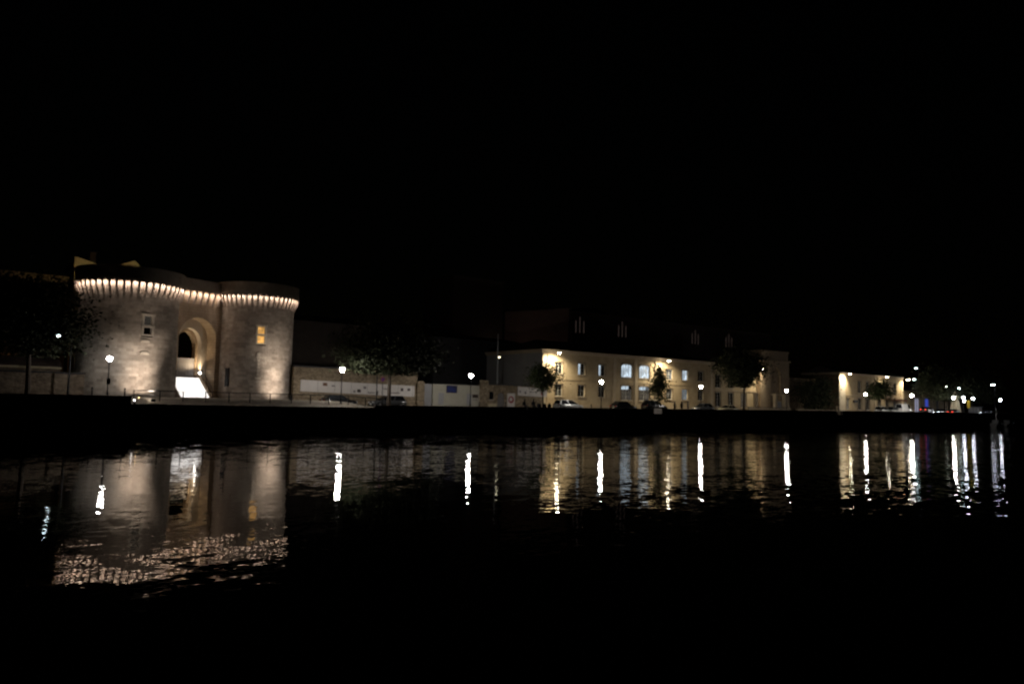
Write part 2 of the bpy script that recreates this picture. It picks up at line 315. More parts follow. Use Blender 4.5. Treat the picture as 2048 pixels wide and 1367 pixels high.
def round_tower(label, c, r, zb, zm, ztop, win, lit_win, seed):
    rnd = random.Random(seed); t = thing('round_tower', label, 'tower', (c[0], c[1], 0), GROT)
    wa, wz = win; whw = .62/r
    holes = [(z0, z1) for z0, z1 in wz]
    H = .33; nb = 46; nrow = int((zm+1.8-zb)/H); mb = MB(); core = MB()
    da = 2*PI/nb
    def ring(a0, a1, z0, z1, rad, gap=.0):
        steps = max(1, int((a1-a0)/(da*.55)+.5)); return [(a0+(a1-a0)*i/steps) for i in range(steps+1)]
    for j in range(nrow):
        z0 = zb+j*H; z1 = z0+H-.018
        inh = any(z1 > h0 and z0 < h1 for h0, h1 in holes)
        off = da*.5*(j % 2)+rnd.uniform(-.02, .02)
        for i in range(nb):
            a0 = off+i*da; a1 = a0+da-.018/r
            segs = [(a0, a1)]
            if inh:
                mid = (a0+a1)/2; base = wa + 2*PI*round((mid-wa)/(2*PI)); lo, hi = base-whw, base+whw
                segs = []
                if a0 < lo: segs.append((a0, min(a1, lo)))
                if a1 > hi: segs.append((max(a0, hi), a1))
            for (s0, s1) in segs:
                if s1-s0 < .01: continue
                rad = r+rnd.uniform(-.012, .02)*(1.6 if rnd.random() < .08 else 1)
                an = ring(s0, s1, z0, z1, rad); k = len(an); n = len(mb.v)
                for rr_, zz in ((rad, z0), (rad, z1), (r-.05, z0), (r-.05, z1)):
                    mb.v += [(rr_*math.cos(a), rr_*math.sin(a), zz) for a in an]
                for i2 in range(k-1):
                    mb.f.append((n+i2, n+i2+1, n+k+i2+1, n+k+i2)); mb.f.append((n+k+i2, n+k+i2+1, n+3*k+i2+1, n+3*k+i2)); mb.f.append((n+2*k+i2, n+2*k+i2+1, n+i2+1, n+i2))
                mb.f.append((n, n+k, n+3*k, n+2*k)); mb.f.append((n+k-1, n+3*k-1, n+4*k-1, n+2*k-1))
        if inh:
            n_ = 90; lo, hi = wa+whw, wa-whw+2*PI; an = [lo+(hi-lo)*i/n_ for i in range(n_+1)]
        else:
            n_ = 92; an = [2*PI*i/n_ for i in range(n_+1)]
        n = len(mb.v); rc = r-.03
        mb.v += [(rc*math.cos(a), rc*math.sin(a), z0) for a in an]+[(rc*math.cos(a), rc*math.sin(a), z0+H) for a in an]
        mb.f += [(n+i, n+i+1, n+n_+1+i+1, n+n_+1+i) for i in range(n_)]
    mb.build('wall', M['tower'], t)
    # machicolation
    NN = 48; pitch = 2*PI/NN; p = (r+.5)*pitch; cm = corbel_mesh(.25); am = arch_mesh(p, .26)
    for i in range(NN):
        a = -PI/2+(i-NN//2)*pitch
        if abs(i-NN//2) <= 15:
            put('corbel', cm, M['corbel'], t, loc=(r*math.cos(a), r*math.sin(a), zm), rot=a+PI/2)
            if abs(i-NN//2) < 15 or i < NN//2:
                a2 = a+pitch/2; put('machicolation_arch', am, M['corbel'], t, loc=(r*math.cos(a2), r*math.sin(a2), zm), rot=a2+PI/2)
    z1 = zm+1.80; ro = r+.55
    MB().lathe([(r-.2, z1), (ro, z1), (ro, z1+.06), (ro+.04, z1+.08), (ro+.04, z1+.16), (ro-.01, z1+.18), (ro-.01, ztop-.12), (ro+.03, ztop-.12), (ro+.03, ztop), (ro-.38, ztop), (ro-.38, z1+.3), (r-.2, z1+.3)], 96).build('parapet', M['tower'], t)
    MB().lathe([(r-.1, z1+.22), (.05, z1+.5)], 64).build('roof', M['slate'], t)
    ls = MB(); hs = MB(); k = 64; a0, a1 = -PI/2-1.9, -PI/2+1.9
    for i in range(k+1):
        a = a0+(a1-a0)*i/k
        for rd, z in ((r+.37, z1-.05), (r+.31, z1-.05)): ls.v.append((rd*math.cos(a), rd*math.sin(a), z))
        for rd, z in ((r+.385, z1-.07), (r+.385, z1-.01), (r+.295, z1-.01), (r+.295, z1-.07)): hs.v.append((rd*math.cos(a), rd*math.sin(a), z))
    for i in range(k):
        ls.f.append((i*2, i*2+1, i*2+3, i*2+2))
        for e in range(3): hs.f.append((i*4+e, (i+1)*4+e, (i+1)*4+e+1, i*4+e+1))
    hs.build('light_housing', M['iron'], t)
    ls.build('light_strip', M['led'], t)
    # windows: frame in a frame of reference whose -y looks outwards
    for wi, (h0, h1) in enumerate(holes):
        fr = MB(); hw = .64
        fr.box(-hw, -.42, -.05, .5, h0, h1).box(.42, hw, -.05, .5, h0, h1).box(-hw-.08, hw+.08, -.10, .5, h1, h1+.22).box(-hw, hw, -.06, .5, h0-.16, h0)
        o = fr.build('window_frame', M['lime'], t, loc=(r*math.cos(wa), r*math.sin(wa), 0), rot=wa+PI/2)
        gl = MB().box(-.42, .42, .36, .40, h0, h1).build('pane', M[lit_win[wi]], o)
        MB().box(-.42, .42, .31, .35, (h0+h1)/2-.02, (h0+h1)/2+.02).build('glazing_bar', M['iron'], o)
    return t
TL = (18.45, 95.5); RL = 5.1; TR = (34.75, 101.0); RR_ = 4.7
ang = math.radians
tl = round_tower('left round stone tower whose stacked window is unlit', TL, RL, 2.4, 13.95, 17.15, (ang(-99), [(9.95, 10.7), (11.0, 11.95)]), ['glass', 'win_low'], 1)
tr = round_tower('right round stone tower whose stacked window glows orange', TR, RR_, 2.3, 14.65, 17.85, (ang(-120.5), [(10.2, 11.15), (11.4, 12.3)]), ['win_orange', 'win_orange'], 2)
def on_tower(mb, name, m, t, r, a, z=0): return mb.build(name, m, t, loc=(r*math.cos(a), r*math.sin(a), z), rot=a+PI/2)
for z in (9.05, 7.75):
    on_tower(MB().prism([(-.5, 0), (.5, 0), (.34, .26), (-.34, .26)], -.14, .08), 'hood_stone', M['lime'], tl, RL, ang(-101.7), z)
mb = MB().box(-.22, .22, -.12, .05, 8.55, 9.0).box(-.3, .3, -.16, .05, 8.3, 8.5)
for i in range(5): mb.prism([(-.12, 6.1+i*.44), (.12, 6.1+i*.44), (.17, 6.35+i*.44), (0, 6.5+i*.44), (-.17, 6.35+i*.44)], -.11, .05)
mb.box(-.34, .34, -.16, .05, 5.7, 5.95)
on_tower(mb, 'carved_relief', M['lime'], tr, RR_, ang(-122.5))
on_tower(MB().box(-.26, .26, -.16, -.02, 4.7, 6.9).box(-.3, .3, -.18, 0, 6.9, 7.0), 'wall_panel', M['iron'], tr, RR_, ang(-170))
on_tower(MB().box(-.22, .22, -.16, -.02, 5.0, 6.4), 'wall_panel', M['iron'], tl, RL, ang(-22))

def arch_wall(mb, x0, x1, z0, z1, cx, hw, spring, rise, y0, y1, n=16, power=2.0):
    mb.box(x0, cx-hw, y0, y1, z0, z1); mb.box(cx+hw, x1, y0, y1, z0, z1)
    P = []
    for i in range(n+1):
        t_ = -1+2*i/n; t_ = math.sin(t_*PI/2); P.append((cx+hw*t_, spring+rise*(max(0, 1-abs(t_)**power))**(1/power)))
    for a_, b_ in zip(P[:-1], P[1:]): mb.prism([a_, b_, (b_[0], z1), (a_[0], z1)], y0, y1)
    return P
mid = ((TL[0]+TR[0])/2+GU.x*.80+GV.x*1.2, (TL[1]+TR[1])/2+GU.y*.80+GV.y*1.2)   # the gate stands back between the drums
gate = thing('gate_wall', 'stone gate wall with a tall arch between the two round towers', 'gatehouse', (mid[0], mid[1], 0), GROT)
mb = MB(); arch_wall(mb, -5.6, 4.2, 2.4, 16.4, -.1, 2.6, 10.45, 2.6, -.4, 1.3, 20); mb.build('wall', M['gate'], gate)
mb = MB(); arch_wall(mb, -3.2, 3.0, 2.4, 14.0, -.1, 1.72, 9.8, 2.05, 1.302, 2.0, 18); mb.build('inner_arch', M['lime'], gate)
mb = MB(); arch_wall(mb, -3.2, 3.0, 2.4, 14.0, -.1, 1.45, 9.75, 1.75, 2.002, 2.7, 16, 1.7); mb.build('door_arch', M['gate'], gate)
MB().box(-3, 3, 8, 8.3, 2.4, 14).build('black_backing', M['dark'], gate)  # black sheet stands in for the unlit depth of the passage
bm_ = [MB().box(0, .395, 0, .06, 0, 2.45-.0).mesh('door_board')]
for i in range(7): put('door_board', bm_[0], M['wood'], gate, loc=(-1.55+i*.415, 2.12+random.uniform(-.012, .012), 5.66))
MB().box(-1.55, 1.35, 2.18, 2.26, 7.6, 7.8).box(-1.55, 1.35, 2.18, 2.26, 6.0, 6.2).build('door_rail', M['wood'], gate)
cm = corbel_mesh(.25); am = arch_mesh(.86, .28)
for i in range(9):
    x = -3.44+i*.86; put('corbel', cm, M['corbel'], gate, loc=(x, -.4, 14.56))
    if i < 8: put('machicolation_arch', am, M['corbel'], gate, loc=(x+.43, -.4, 14.56))
MB().box(-4.2, 4.2, -.95, -.55, 16.361, 17.55).box(-4.2, 4.2, -.99, -.51, 17.55, 17.67).box(-4.2, 4.2, -.549, 1.3, 16.45, 16.65).box(-4.2, 4.2, -.98, -.951, 16.46, 16.56).build('parapet', M['tower'], gate)
MB().face([(-3.9,-.77,16.31),(3.9,-.77,16.31),(3.9,-.71,16.31),(-3.9,-.71,16.31)]).build('light_strip', M['led'], gate); MB().box(-3.9, 3.9, -.785, -.772, 16.29, 16.35).box(-3.9, 3.9, -.708, -.695, 16.29, 16.35).box(-3.9, 3.9, -.785, -.695, 16.351, 16.357).build('light_housing', M['iron'], gate)
# staircase with lit nosings
st = thing('staircase', 'brilliantly lit white stone stairs rising into the gate arch', 'stairs', (mid[0], mid[1], 0), GROT)
ns = 14; z0s, z1s = 3.2, 5.64; rise = (z1s-z0s)/ns; run = .168
for i in range(ns):
    y0 = -1.3+i*run
    s_ = MB().box(-2.6, 1.35, y0, (y0+run-.002) if i < ns-1 else 2.0, 3.0, z0s+(i+1)*rise).build('step', M['step'], st)
    MB().box(-2.55, 1.30, y0-.022, y0-.002, z0s+(i+1)*rise-.06, z0s+(i+1)*rise-.015).build('light_strip', M['step_led'], s_)
MB().prism_x([(-1.35, 3.1), (2.0, 3.1), (2.0, 6.0), (1.0, 6.0), (-1.35, 3.55)], 1.36, 1.62).build('side_wall', M['gate'], st)
MB().tube([(1.75, -1.3, 4.3), (1.75, 1.1, 6.75)], .035).tube([(1.75, -1.3, 3.2), (1.75, -1.3, 4.3)], .035).tube([(1.75, 1.1, 5.6), (1.75, 1.1, 6.75)], .045).build('handrail', M['iron'], st)
# uplights
def uplight(label, pos, target, energy, color, spot):
    t = thing('floodlight', label, 'floodlight', pos, group='floodlights washing the gatehouse')
    aim = Vector(target)-Vector(pos)-Vector((0, 0, .3)); t.rotation_euler = (0, 0, 0)
    MB().box(-.2, .2, -.12, .12, 0, .05).box(-.21, -.18, -.05, .05, .05, .34).box(.18, .21, -.05, .05, .05, .34).build('bracket', M['iron'], t)
    MB().box(-.17, .17, -.12, .08, .16, .42).build('housing', M['iron'], t)
    MB().box(-.15, .15, .081, .09, .18, .40).build('lens', M['uplight'], t)
    light('SPOT', t, (-.08, .2, .3), energy*.8, color, aim, .1, spot, 1); light('SPOT', t, (.08, .2, .3), energy*1.15, color, aim+Vector((0, 0, 3.4)), .1, spot, 1)
    return t
def gp(c, r, a): return (c[0]+r*math.cos(a+GROT), c[1]+r*math.sin(a+GROT))
WARM = (1, .835, .69)
p = gp(TL, RL+4.6, ang(-104.5)); q_ = gp(TL, RL, ang(-105)); uplight('ground floodlight shining up the left round tower', (*p, g(*p)), (*q_, 4.7), 2600, WARM, 52)
p = gp(TR, RR_+4.4, ang(-99)); q_ = gp(TR, RR_, ang(-98)); uplight('ground floodlight shining up the right round tower', (*p, g(*p)), (*q_, 4.9), 2300, WARM, 50)

t = thing('spot_lamp', 'tiny bright lamp at the top corner of the lit stairs', 'lamp', tuple(Vector((mid[0], mid[1], 0))+GU*1.5+GV*1.1+Vector((0, 0, 6.0))))
MB().lathe([(.05, 0), (.05, .1), (.12, .14), (.12, .18)], 10).build('base', M['iron'], t)
MB().lathe([(.001, .19), (.11, .22), (.14, .3), (.11, .38), (.001, .42)], 12).build('bulb', M['bulb'], t, True)
light('SPOT', t, (-.05, 0, .5), 720, (1, .76, .48), (-.5, -.1, 1), .1, 140, 1)
t = thing('edge_light', 'small white marker light on the quay edge at the railing end', 'light', (17.3, 84.75, 2.5))
MB().box(-.08, .08, -.08, .08, 0, .3).build('post', M['iron'], t); MB().lathe([(.001, .3), (.07, .32), (.08, .38), (.05, .44), (.001, .46)], 10).build('lens', lit('marker_lens', (1,.95,.9), 9), t)
t = thing('edge_light', 'small amber marker light beside the first railing post', 'light', (18.3, 87.6, 2.52))
MB().box(-.08, .08, -.08, .08, 0, .5).build('post', M['iron'], t); MB().lathe([(.001, .5), (.07, .52), (.08, .58), (.05, .64), (.001, .66)], 10).build('lens', lit('amber_lens', (1, .7, .3), 7), t)

# castle behind

t = thing('castle_wall', 'tall dim castle wall behind the tree left of the towers', 'wall', (0, 110, 2.5))
MB().box(-70, 14.2, 0, 4, 0, 15.0).build('wall', M['rubble_dark'], t); MB().box(-70, 14.2, -.12, 4.1, 15.0, 15.4).build('coping', M['rubble_dark'], t)
t = thing('gabled_house', 'pale house with two gable peaks showing above the left tower', 'house', (0, 109, 2.5))
MB().prism([(14.5, 0), (22.4, 0), (22.4, 17.3), (21.3, 18.25), (18.3, 16.9), (14.75, 17.85), (14.5, 17.85)], 0, .4).build('gable_wall', M['house'], t)
MB().box(14.6, 22.3, .4, 9, 0, 16.6).build('wall', M['house'], t)
MB().prism([(22.3, 16.62), (21.3, 18.05), (18.3, 16.75), (14.7, 17.65), (14.7, 16.62)], .4, 9.2).build('roof', M['roof'], t)
ch = MB().box(16.6, 17.25, 3, 3.6, 16.7, 19.0).build('chimney', M['roof'], t); MB().box(16.5, 17.35, 2.9, 3.7, 19.0, 19.2).build('chimney_cap', M['roof'], ch)
t = thing('added_lantern', 'added warm lantern hidden behind the left tower parapet to light the gables', 'lantern', (TL[0]+.3, TL[1]+2.5, 15.9))  # invented lamp, out of sight, brightens the gabled house
MB().lathe([(.06, 0), (.06, 1.0), (.12, 1.05), (.12, 1.1)], 8).build('post', M['iron'], t); MB().lathe([(.001, 1.1), (.12, 1.12), (.12, 1.4), (.001, 1.45)], 8).build('glass', lit('added_lantern_glass', (1, .75, .35), 700), t)
t = thing('stone_wall', 'lit stone retaining wall behind the left tree', 'wall', (0, 93, 2.5))
MB().box(-60, 14.3, 0, .6, 0, 2.95).build('wall', M['rubble_dark'], t); MB().box(-60, 14.35, -.08, .7, 2.95, 3.12).build('coping', M['slate'], t)
t = thing('terrace_house', 'low building with a pale eaves band behind the retaining wall', 'house', (0, 97, 2.5))
MB().box(-60, 12.2, 0, 7, 0, 3.5).build('wall', M['rubble_dark'], t); MB().box(-60, 12.3, -.25, .1, 3.5, 3.72).build('eaves', M['house'], t)
MB().prism_x([(-.3, 3.725), (7.3, 3.725), (3.5, 4.9)], -60, 12.4).build('roof', M['roof'], t)
t = thing('wall_lantern', 'orange lantern on the castle wall behind the low roof', 'lantern', (7.0, 109.8, 6.6))
MB().box(-.05, .05, -.5, .18, .3, .38).box(-.14, .14, -.62, -.34, .25, .3).build('bracket', M['iron'], t); MB().lathe([(.001, -.1), (.12, -.08), (.16, .22), (.001, .24)], 8, 0, -.48).build('glass', M['orange'], t)
# ------------------------------------------------------------------ trees
def tree(name, label, x, y, z, th, cc, cr, n, leaf=.16, seed=0, m='leaf', tr_=.2, cone=0, clumps=60, group=None, gap=None):
    rnd = random.Random(seed); t = thing(name, label, 'tree', (x, y, z), 0, group)
    tk = MB(); top = Vector((rnd.uniform(-.2, .2), rnd.uniform(-.2, .2), th))
    tk.tube([(0, 0, -.05), (rnd.uniform(-.05, .05), 0, th*.35), tuple(top*.75), tuple(top)], [tr_*1.25, tr_, tr_*.9, tr_*.8], 8)
    cen = Vector(cc); cl = []
    for i in range(clumps):
        while True:
            d = Vector((rnd.uniform(-1, 1), rnd.uniform(-1, 1), rnd.uniform(-1, 1)))
            if .25 < d.length < 1: break
        hgt_ = (d.z+1)/2; s = 1-cone*hgt_
        q_ = cen+Vector((d.x*cr[0]*s, d.y*cr[1]*s, d.z*cr[2])); cl.append(q_)
        if i % 3 == 0:
            mid_ = top.lerp(q_, .5)+Vector((0, 0, .25)); b0 = Vector((0, 0, min(th, max(th*.8, q_.z-1.5)))) if cone else top
            tk.tube([tuple(b0), tuple(b0.lerp(q_, .5)+Vector((0, 0, .15))), tuple(q_)], [tr_*.42, tr_*.22, .02], 5)
    if cone: tk.tube([tuple(top), (0, 0, cc[2]+cr[2]*.9)], [tr_*.7, .03], 6)
    tk.build('trunk', M['bark'], t, True)
    lf = MB(); cs = sum(cr)/3*.26
    for i in range(n):
        q_ = rnd.choice(cl); k = cs*rnd.uniform(.7, 1.3)
        p_ = q_+Vector((rnd.gauss(0, k), rnd.gauss(0, k), rnd.gauss(0, k*.7)))
        if p_.z < cc[2]-cr[2]*1.08: p_.z = cc[2]-cr[2]*rnd.uniform(.8, 1.08)
        if gap and (Vector((x, y, z))+p_-gap[0]).cross(gap[1]).length < gap[2]: continue
        a = Vector((rnd.gauss(0, 1), rnd.gauss(0, 1), rnd.gauss(0, .6))).normalized(); b_ = a.cross(Vector((rnd.gauss(0, 1), rnd.gauss(0, 1), rnd.gauss(0, 1)))).normalized()
        s = leaf*rnd.uniform(.6, 1.3)
        lf.face([p_-a*s, p_-b_*s*.55, p_+a*s, p_+b_*s*.55])
    lf.build('crown', M[m], t)
    return t
tree('plane_tree', 'large dark tree with a pale trunk left of the towers', 8.5, 88.5, 2.5, 5.0, (-.3, 0, 8.3), (5.2, 4.0, 3.6), 13000, .20, 3, tr_=.23, clumps=110, gap=(Vector((11.1, 91.2, 9.25)), (Vector((11.1, 91.2, 9.25))-Vector((0, 0, 3.5))).normalized(), .38))
tree('plane_tree', 'broad dark tree over the parked cars and the long white banner', 48.0, 88.6, 2.5, 5.2, (0, 0, 7.4), (6.6, 4.6, 3.0), 13000, .20, 4, tr_=.24, clumps=120)
tree('young_tree', 'small young tree beside the corner of the cream building', 73.1, 88.0, 2.5, 2.6, (0, 0, 4.7), (3.1, 2.4, 2.0), 3400, .17, 5, 'leaf2', .09, .65, 56)
tree('young_tree', 'slender young tree in front of the bright arched windows', 98.2, 88.0, 2.5, 2.2, (0, 0, 4.8), (1.9, 1.6, 3.2), 3200, .17, 6, 'leaf2', .09, .85, 56)
tree('plane_tree', 'tall dark tree in front of the stone pavilion', 123.4, 89.5, 2.5, 4.6, (-.8, 0, 8.5), (4.6, 3.8, 3.4), 10000, .22, 7, tr_=.22, clumps=100)
tree('young_tree', 'small spreading tree before the far cream house', 172.5, 88.5, 2.5, 3.8, (0, 0, 5.4), (4.2, 3.0, 1.9), 3000, .22, 8, 'leaf2', .1, .5, 46)
tree('garden_tree', 'leafy dark tree behind the gateway wall', 164.0, 99.5, 2.5, 2.4, (0, 0, 4.6), (6.2, 1.6, 4.0), 7000, .24, 9, tr_=.2, clumps=80)
tree('plane_tree', 'dark tree mass above the low blue lit houses', 214.0, 92.5, 2.5, 5.2, (0, 0, 8.2), (9.5, 4.0, 3.9), 9000, .3, 10, tr_=.3, clumps=90)
tree('plane_tree', 'dark tree behind the far row of lamps', 238.0, 96, 2.5, 5.0, (0, 0, 8.5), (9.0, 5.0, 4.5), 6000, .32, 11, tr_=.3, clumps=80)

# ------------------------------------------------------------------ middle walls
t = thing('rubble_wall', 'rubble stone wall carrying the long white banner', 'wall', (0, 97, 2.5))
MB().box(38.6, 57.0, 0, .7, 0, 5.0).build('wall', M['rubble'], t); MB().box(38.6, 57.05, -.08, .78, 5.0, 5.2).build('coping', M['slate'], t)
MB().box(56.9, 58.1, -.35, .75, 0, 3.5).prism([(56.9, 3.5), (58.1, 3.5), (57.9, 3.8), (57.1, 3.8)], -.3, .75).build('buttress', M['rubble'], t)
MB().box(38.6, 56.9, -.3, 0, 0, .12).build('plinth', M['pave'], t)
def banner(label, x0, x1, y, zl0, zl1, zr0, zr1, logos):
    t = thing('banner', label, 'banner', (x0, y, 0)); Lx = x1-x0
    MB().prism([(0, zl0), (Lx, zr0), (Lx, zr1), (0, zl1)], -.05, 0).build('sheet', M['banner'], t)
    fr = MB()
    for k in range(int(Lx/2.4)+1):
        xx = min(Lx-.03, k*2.4); z_0 = zl0+(zr0-zl0)*xx/Lx; z_1 = zl1+(zr1-zl1)*xx/Lx
        fr.box(xx, xx+.03, -.062, -.05, z_0, z_1)
    fr.build('seam', M['print2'], t)
    for (fx, fz, w_, h_, mm) in logos:
        zz = zl0+(zr0-zl0)*fx + (zl1-zl0)*fz
        if mm == 'text':
            x_ = fx*Lx-w_/2; mbt = MB(); rnd = random.Random(int(fx*1000)); xx = x_
            while xx < x_+w_:
                ww = rnd.uniform(.05, .12); hh = h_*rnd.choice((.7, 1, .8)); mbt.box(xx, xx+ww, -.061, -.051, zz-h_/2, zz-h_/2+hh); xx += ww+.05
            mbt.build('lettering', M['print'], t)
        else:
            MB().box(fx*Lx-w_/2, fx*Lx+w_/2, -.061, -.051, zz-h_/2, zz+h_/2).build('logo', M[mm], t)
    return t
banner('long white banner with small logos on the rubble wall', 39.5, 56.6, 96.98, 4.35, 5.85, 4.0, 5.55,
       [(.2, .72, .62, .42, 'brown'), (.27, .62, .5, .2, 'print2'), (.45, .22, .35, .3, 'print2'), (.49, .3, .55, .42, 'print'), (.54, .62, .42, .35, 'print2'),
        (.6, .2, .95, .22, 'text'), (.73, .62, .8, .2, 'text'), (.81, .28, 1.5, .2, 'text'), (.88, .62, .42, .42, 'print'), (.945, .66, .45, .34, 'print')])
t = thing('grey_gate', 'grey gate with a pale upper panel beside the white wall', 'gate', (58.2, 97.3, 2.5))
for i in range(5): MB().box(.02+i*.29, .02+i*.29+.28, 0, .06, .05, 1.9).build('board', M['blue_wall'], t)
MB().box(0, 1.5, -.02, .08, 1.91, 3.45).build('panel', M['blue_wall'], t)
t = thing('white_wall', 'white rendered wall with a navy sign', 'wall', (59.7, 97, 2.5))
MB().box(0, 8.3, 0, .4, 0, 3.45).build('wall', M['white'], t); MB().box(-.05, 8.3, -.06, .46, 3.45, 3.55).build('coping', M['slate'], t)
for x_ in (1.0, 6.0): MB().box(x_, x_+.9, -.012, 0, .5, 2.2).build('patch', M['blue_wall'], t)
t = thing('notice_sign', 'navy blue signboard on the white wall', 'sign', (62.0, 96.95, 4.75))
MB().box(0, 1.9, -.04, 0, 0, 1.05).build('board', M['navy'], t); MB().box(-.05, 1.95, -.02, .02, 1.06, 1.1).box(-.05, 1.95, -.02, .02, -.04, 0).build('frame', M['print2'], t)
mb = MB()
for k in range(4): mb.box(.2, .2+random.uniform(.8, 1.5), -.048, -.041, .82-.2*k, .88-.2*k)
mb.build('lettering', M['bluep'], t)
t = thing('notice_sign', 'small dark sign right of the lamp on the white wall', 'sign', (66.7, 96.95, 4.1))
MB().box(0, 1.0, -.04, 0, 0, .5).build('board', M['print'], t); MB().box(.05, .9, -.03, 0, -.35, -.22).build('lettering', M['print2'], t)
t = thing('rubble_wall', 'rubble wall with a doorway and round poster beside the young tree', 'wall', (68.0, 97, 2.5))
mb = MB(); arch_wall(mb, 0, 12.8, 0, 3.65, 4.2, .75, 2.0, .5, 0, .6, 10); mb.build('wall', M['rubble'], t)
MB().box(0, 1.5, -.25, -.002, 0, 4.3).build('pier', M['rubble'], t); MB().box(1.5, 12.8, -.06, .66, 3.65, 3.8).build('coping', M['slate'], t)
MB().box(3.45, 4.95, .3, .36, 0, 2.6).build('door', M['wood'], t)
w_ = MB().box(1.9, 2.6, -.05, -.002, 1.4, 2.6).build('window', M['glass'], t); MB().box(1.85, 2.65, -.08, 0, 1.28, 1.39).build('sill', M['lime'], w_)
MB().box(1.6, 3.3, -.1, -.002, .2, .8).build('plinth', M['house'], t)
t = thing('poster', 'pink and white poster with a round emblem on the rubble wall', 'poster', (73.3, 96.95, 2.75))
MB().box(0, 1.5, -.04, 0, 0, 2.2).build('sheet', M['banner'], t)
MB().prism([(.75+.55*math.cos(2*PI*i/16), 1.2+.55*math.sin(2*PI*i/16)) for i in range(16)], -.048, -.041).build('emblem', M['red'], t)
MB().prism([(.7+.3*math.cos(2*PI*i/16), 1.25+.3*math.sin(2*PI*i/16)) for i in range(16)], -.056, -.049).build('emblem', M['banner'], t)
banner('shorter white banner with three emblems behind the young tree', 75.3, 81.3, 96.92, 4.65, 6.05, 4.5, 5.85,
       [(.08, .45, .3, .35, 'print2'), (.26, .35, .36, .42, 'print2'), (.5, .5, 1.1, .18, 'text'), (.82, .4, .36, .5, 'red')])
def simple_bench(label, x, y):
    t = thing('bench', label, 'bench', (x, y, 2.5))
    MB().box(0, 1.6, -.2, .2, .42, .47).build('seat', M['iron'], t)
    MB().box(.05, .11, -.18, .18, 0, .42).build('leg', M['iron'], t); MB().box(1.49, 1.55, -.18, .18, 0, .42).build('leg', M['iron'], t)
    return t
simple_bench('dark bench under the shorter white banner', 74.6, 91.0); simple_bench('dark bench behind the young tree trunk', 78.2, 91.6)

# ------------------------------------------------------------------ buildings
def facade(mb, x0, x1, z0, z1, holes, depth=.3):
    xs = sorted({x0, x1, *[h[0] for h in holes], *[h[1] for h in holes]}); zs = sorted({z0, z1, *[h[2] for h in holes], *[h[3] for h in holes]})
    for xa, xb in zip(xs[:-1], xs[1:]):
        for za, zb in zip(zs[:-1], zs[1:]):
            xm, zm = (xa+xb)/2, (za+zb)/2
            if any(h[0] < xm < h[1] and h[2] < zm < h[3] for h in holes): continue
            mb.face([(xa, 0, za), (xb, 0, za), (xb, 0, zb), (xa, 0, zb)])
    for a, b_, c, d in holes:
        D = depth
        mb.face([(a, 0, c), (a, 0, d), (a, D, d), (a, D, c)]); mb.face([(b_, 0, d), (b_, 0, c), (b_, D, c), (b_, D, d)])
        mb.face([(a, 0, d), (b_, 0, d), (b_, D, d), (a, D, d)]); mb.face([(b_, 0, c), (a, 0, c), (a, D, c), (b_, D, c)])
        mb.face([(a, D, c), (a, D, d), (b_, D, d), (b_, D, c)][::-1])
def window(parent, x0, x1, z0, z1, pane, depth=.3, cols=2, rows=4, arch=0, half=None, sill=True, sur=True, name='window'):
    w_ = x1-x0; h_ = z1-z0; fr = MB(); y0, y1 = depth-.12, depth-.06
    fr.box(0, .07, y0, y1, 0, h_).box(w_-.07, w_, y0, y1, 0, h_).box(.07, w_-.07, y0, y1, 0, .08).box(.07, w_-.07, y0, y1, h_-.08, h_)
    for c in range(1, cols):
        k = .06 if c*2 == cols else .03; fr.box(w_*c/cols-k/2, w_*c/cols+k/2, y0+.003, y1-.003, .08, h_-.08)
    for r_ in range(1, rows):
        for c in range(cols): fr.box(w_*c/cols+.04, w_*(c+1)/cols-.04, y0+.01, y1-.01, h_*r_/rows-.014, h_*r_/rows+.014)
    o = fr.build(name, M['frame'], parent, loc=(x0, 0, z0))
    if isinstance(pane, str): MB().box(.05, w_-.05, depth-.055, depth-.03, .05, h_-.05).build('pane', M[pane], o)
    else:
        for (fx0, fx1, fz0, fz1, pm_) in pane:
            MB().box(.05+(w_-.1)*fx0, .05+(w_-.1)*fx1, depth-.055, depth-.03, .05+(h_-.1)*fz0, .05+(h_-.1)*fz1).build('pane', M[pm_], o)
    if sill: MB().box(-.15, w_+.15, -.12, -.003, -.16, 0).build('sill', M['trim'], o)
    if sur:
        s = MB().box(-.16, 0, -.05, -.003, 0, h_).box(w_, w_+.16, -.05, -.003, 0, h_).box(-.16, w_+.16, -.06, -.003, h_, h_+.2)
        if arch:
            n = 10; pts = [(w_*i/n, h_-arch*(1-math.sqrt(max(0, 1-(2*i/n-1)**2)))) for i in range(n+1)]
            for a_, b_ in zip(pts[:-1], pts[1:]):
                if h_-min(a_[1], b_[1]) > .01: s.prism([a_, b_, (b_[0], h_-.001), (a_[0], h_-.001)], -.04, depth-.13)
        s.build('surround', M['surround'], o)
    return o

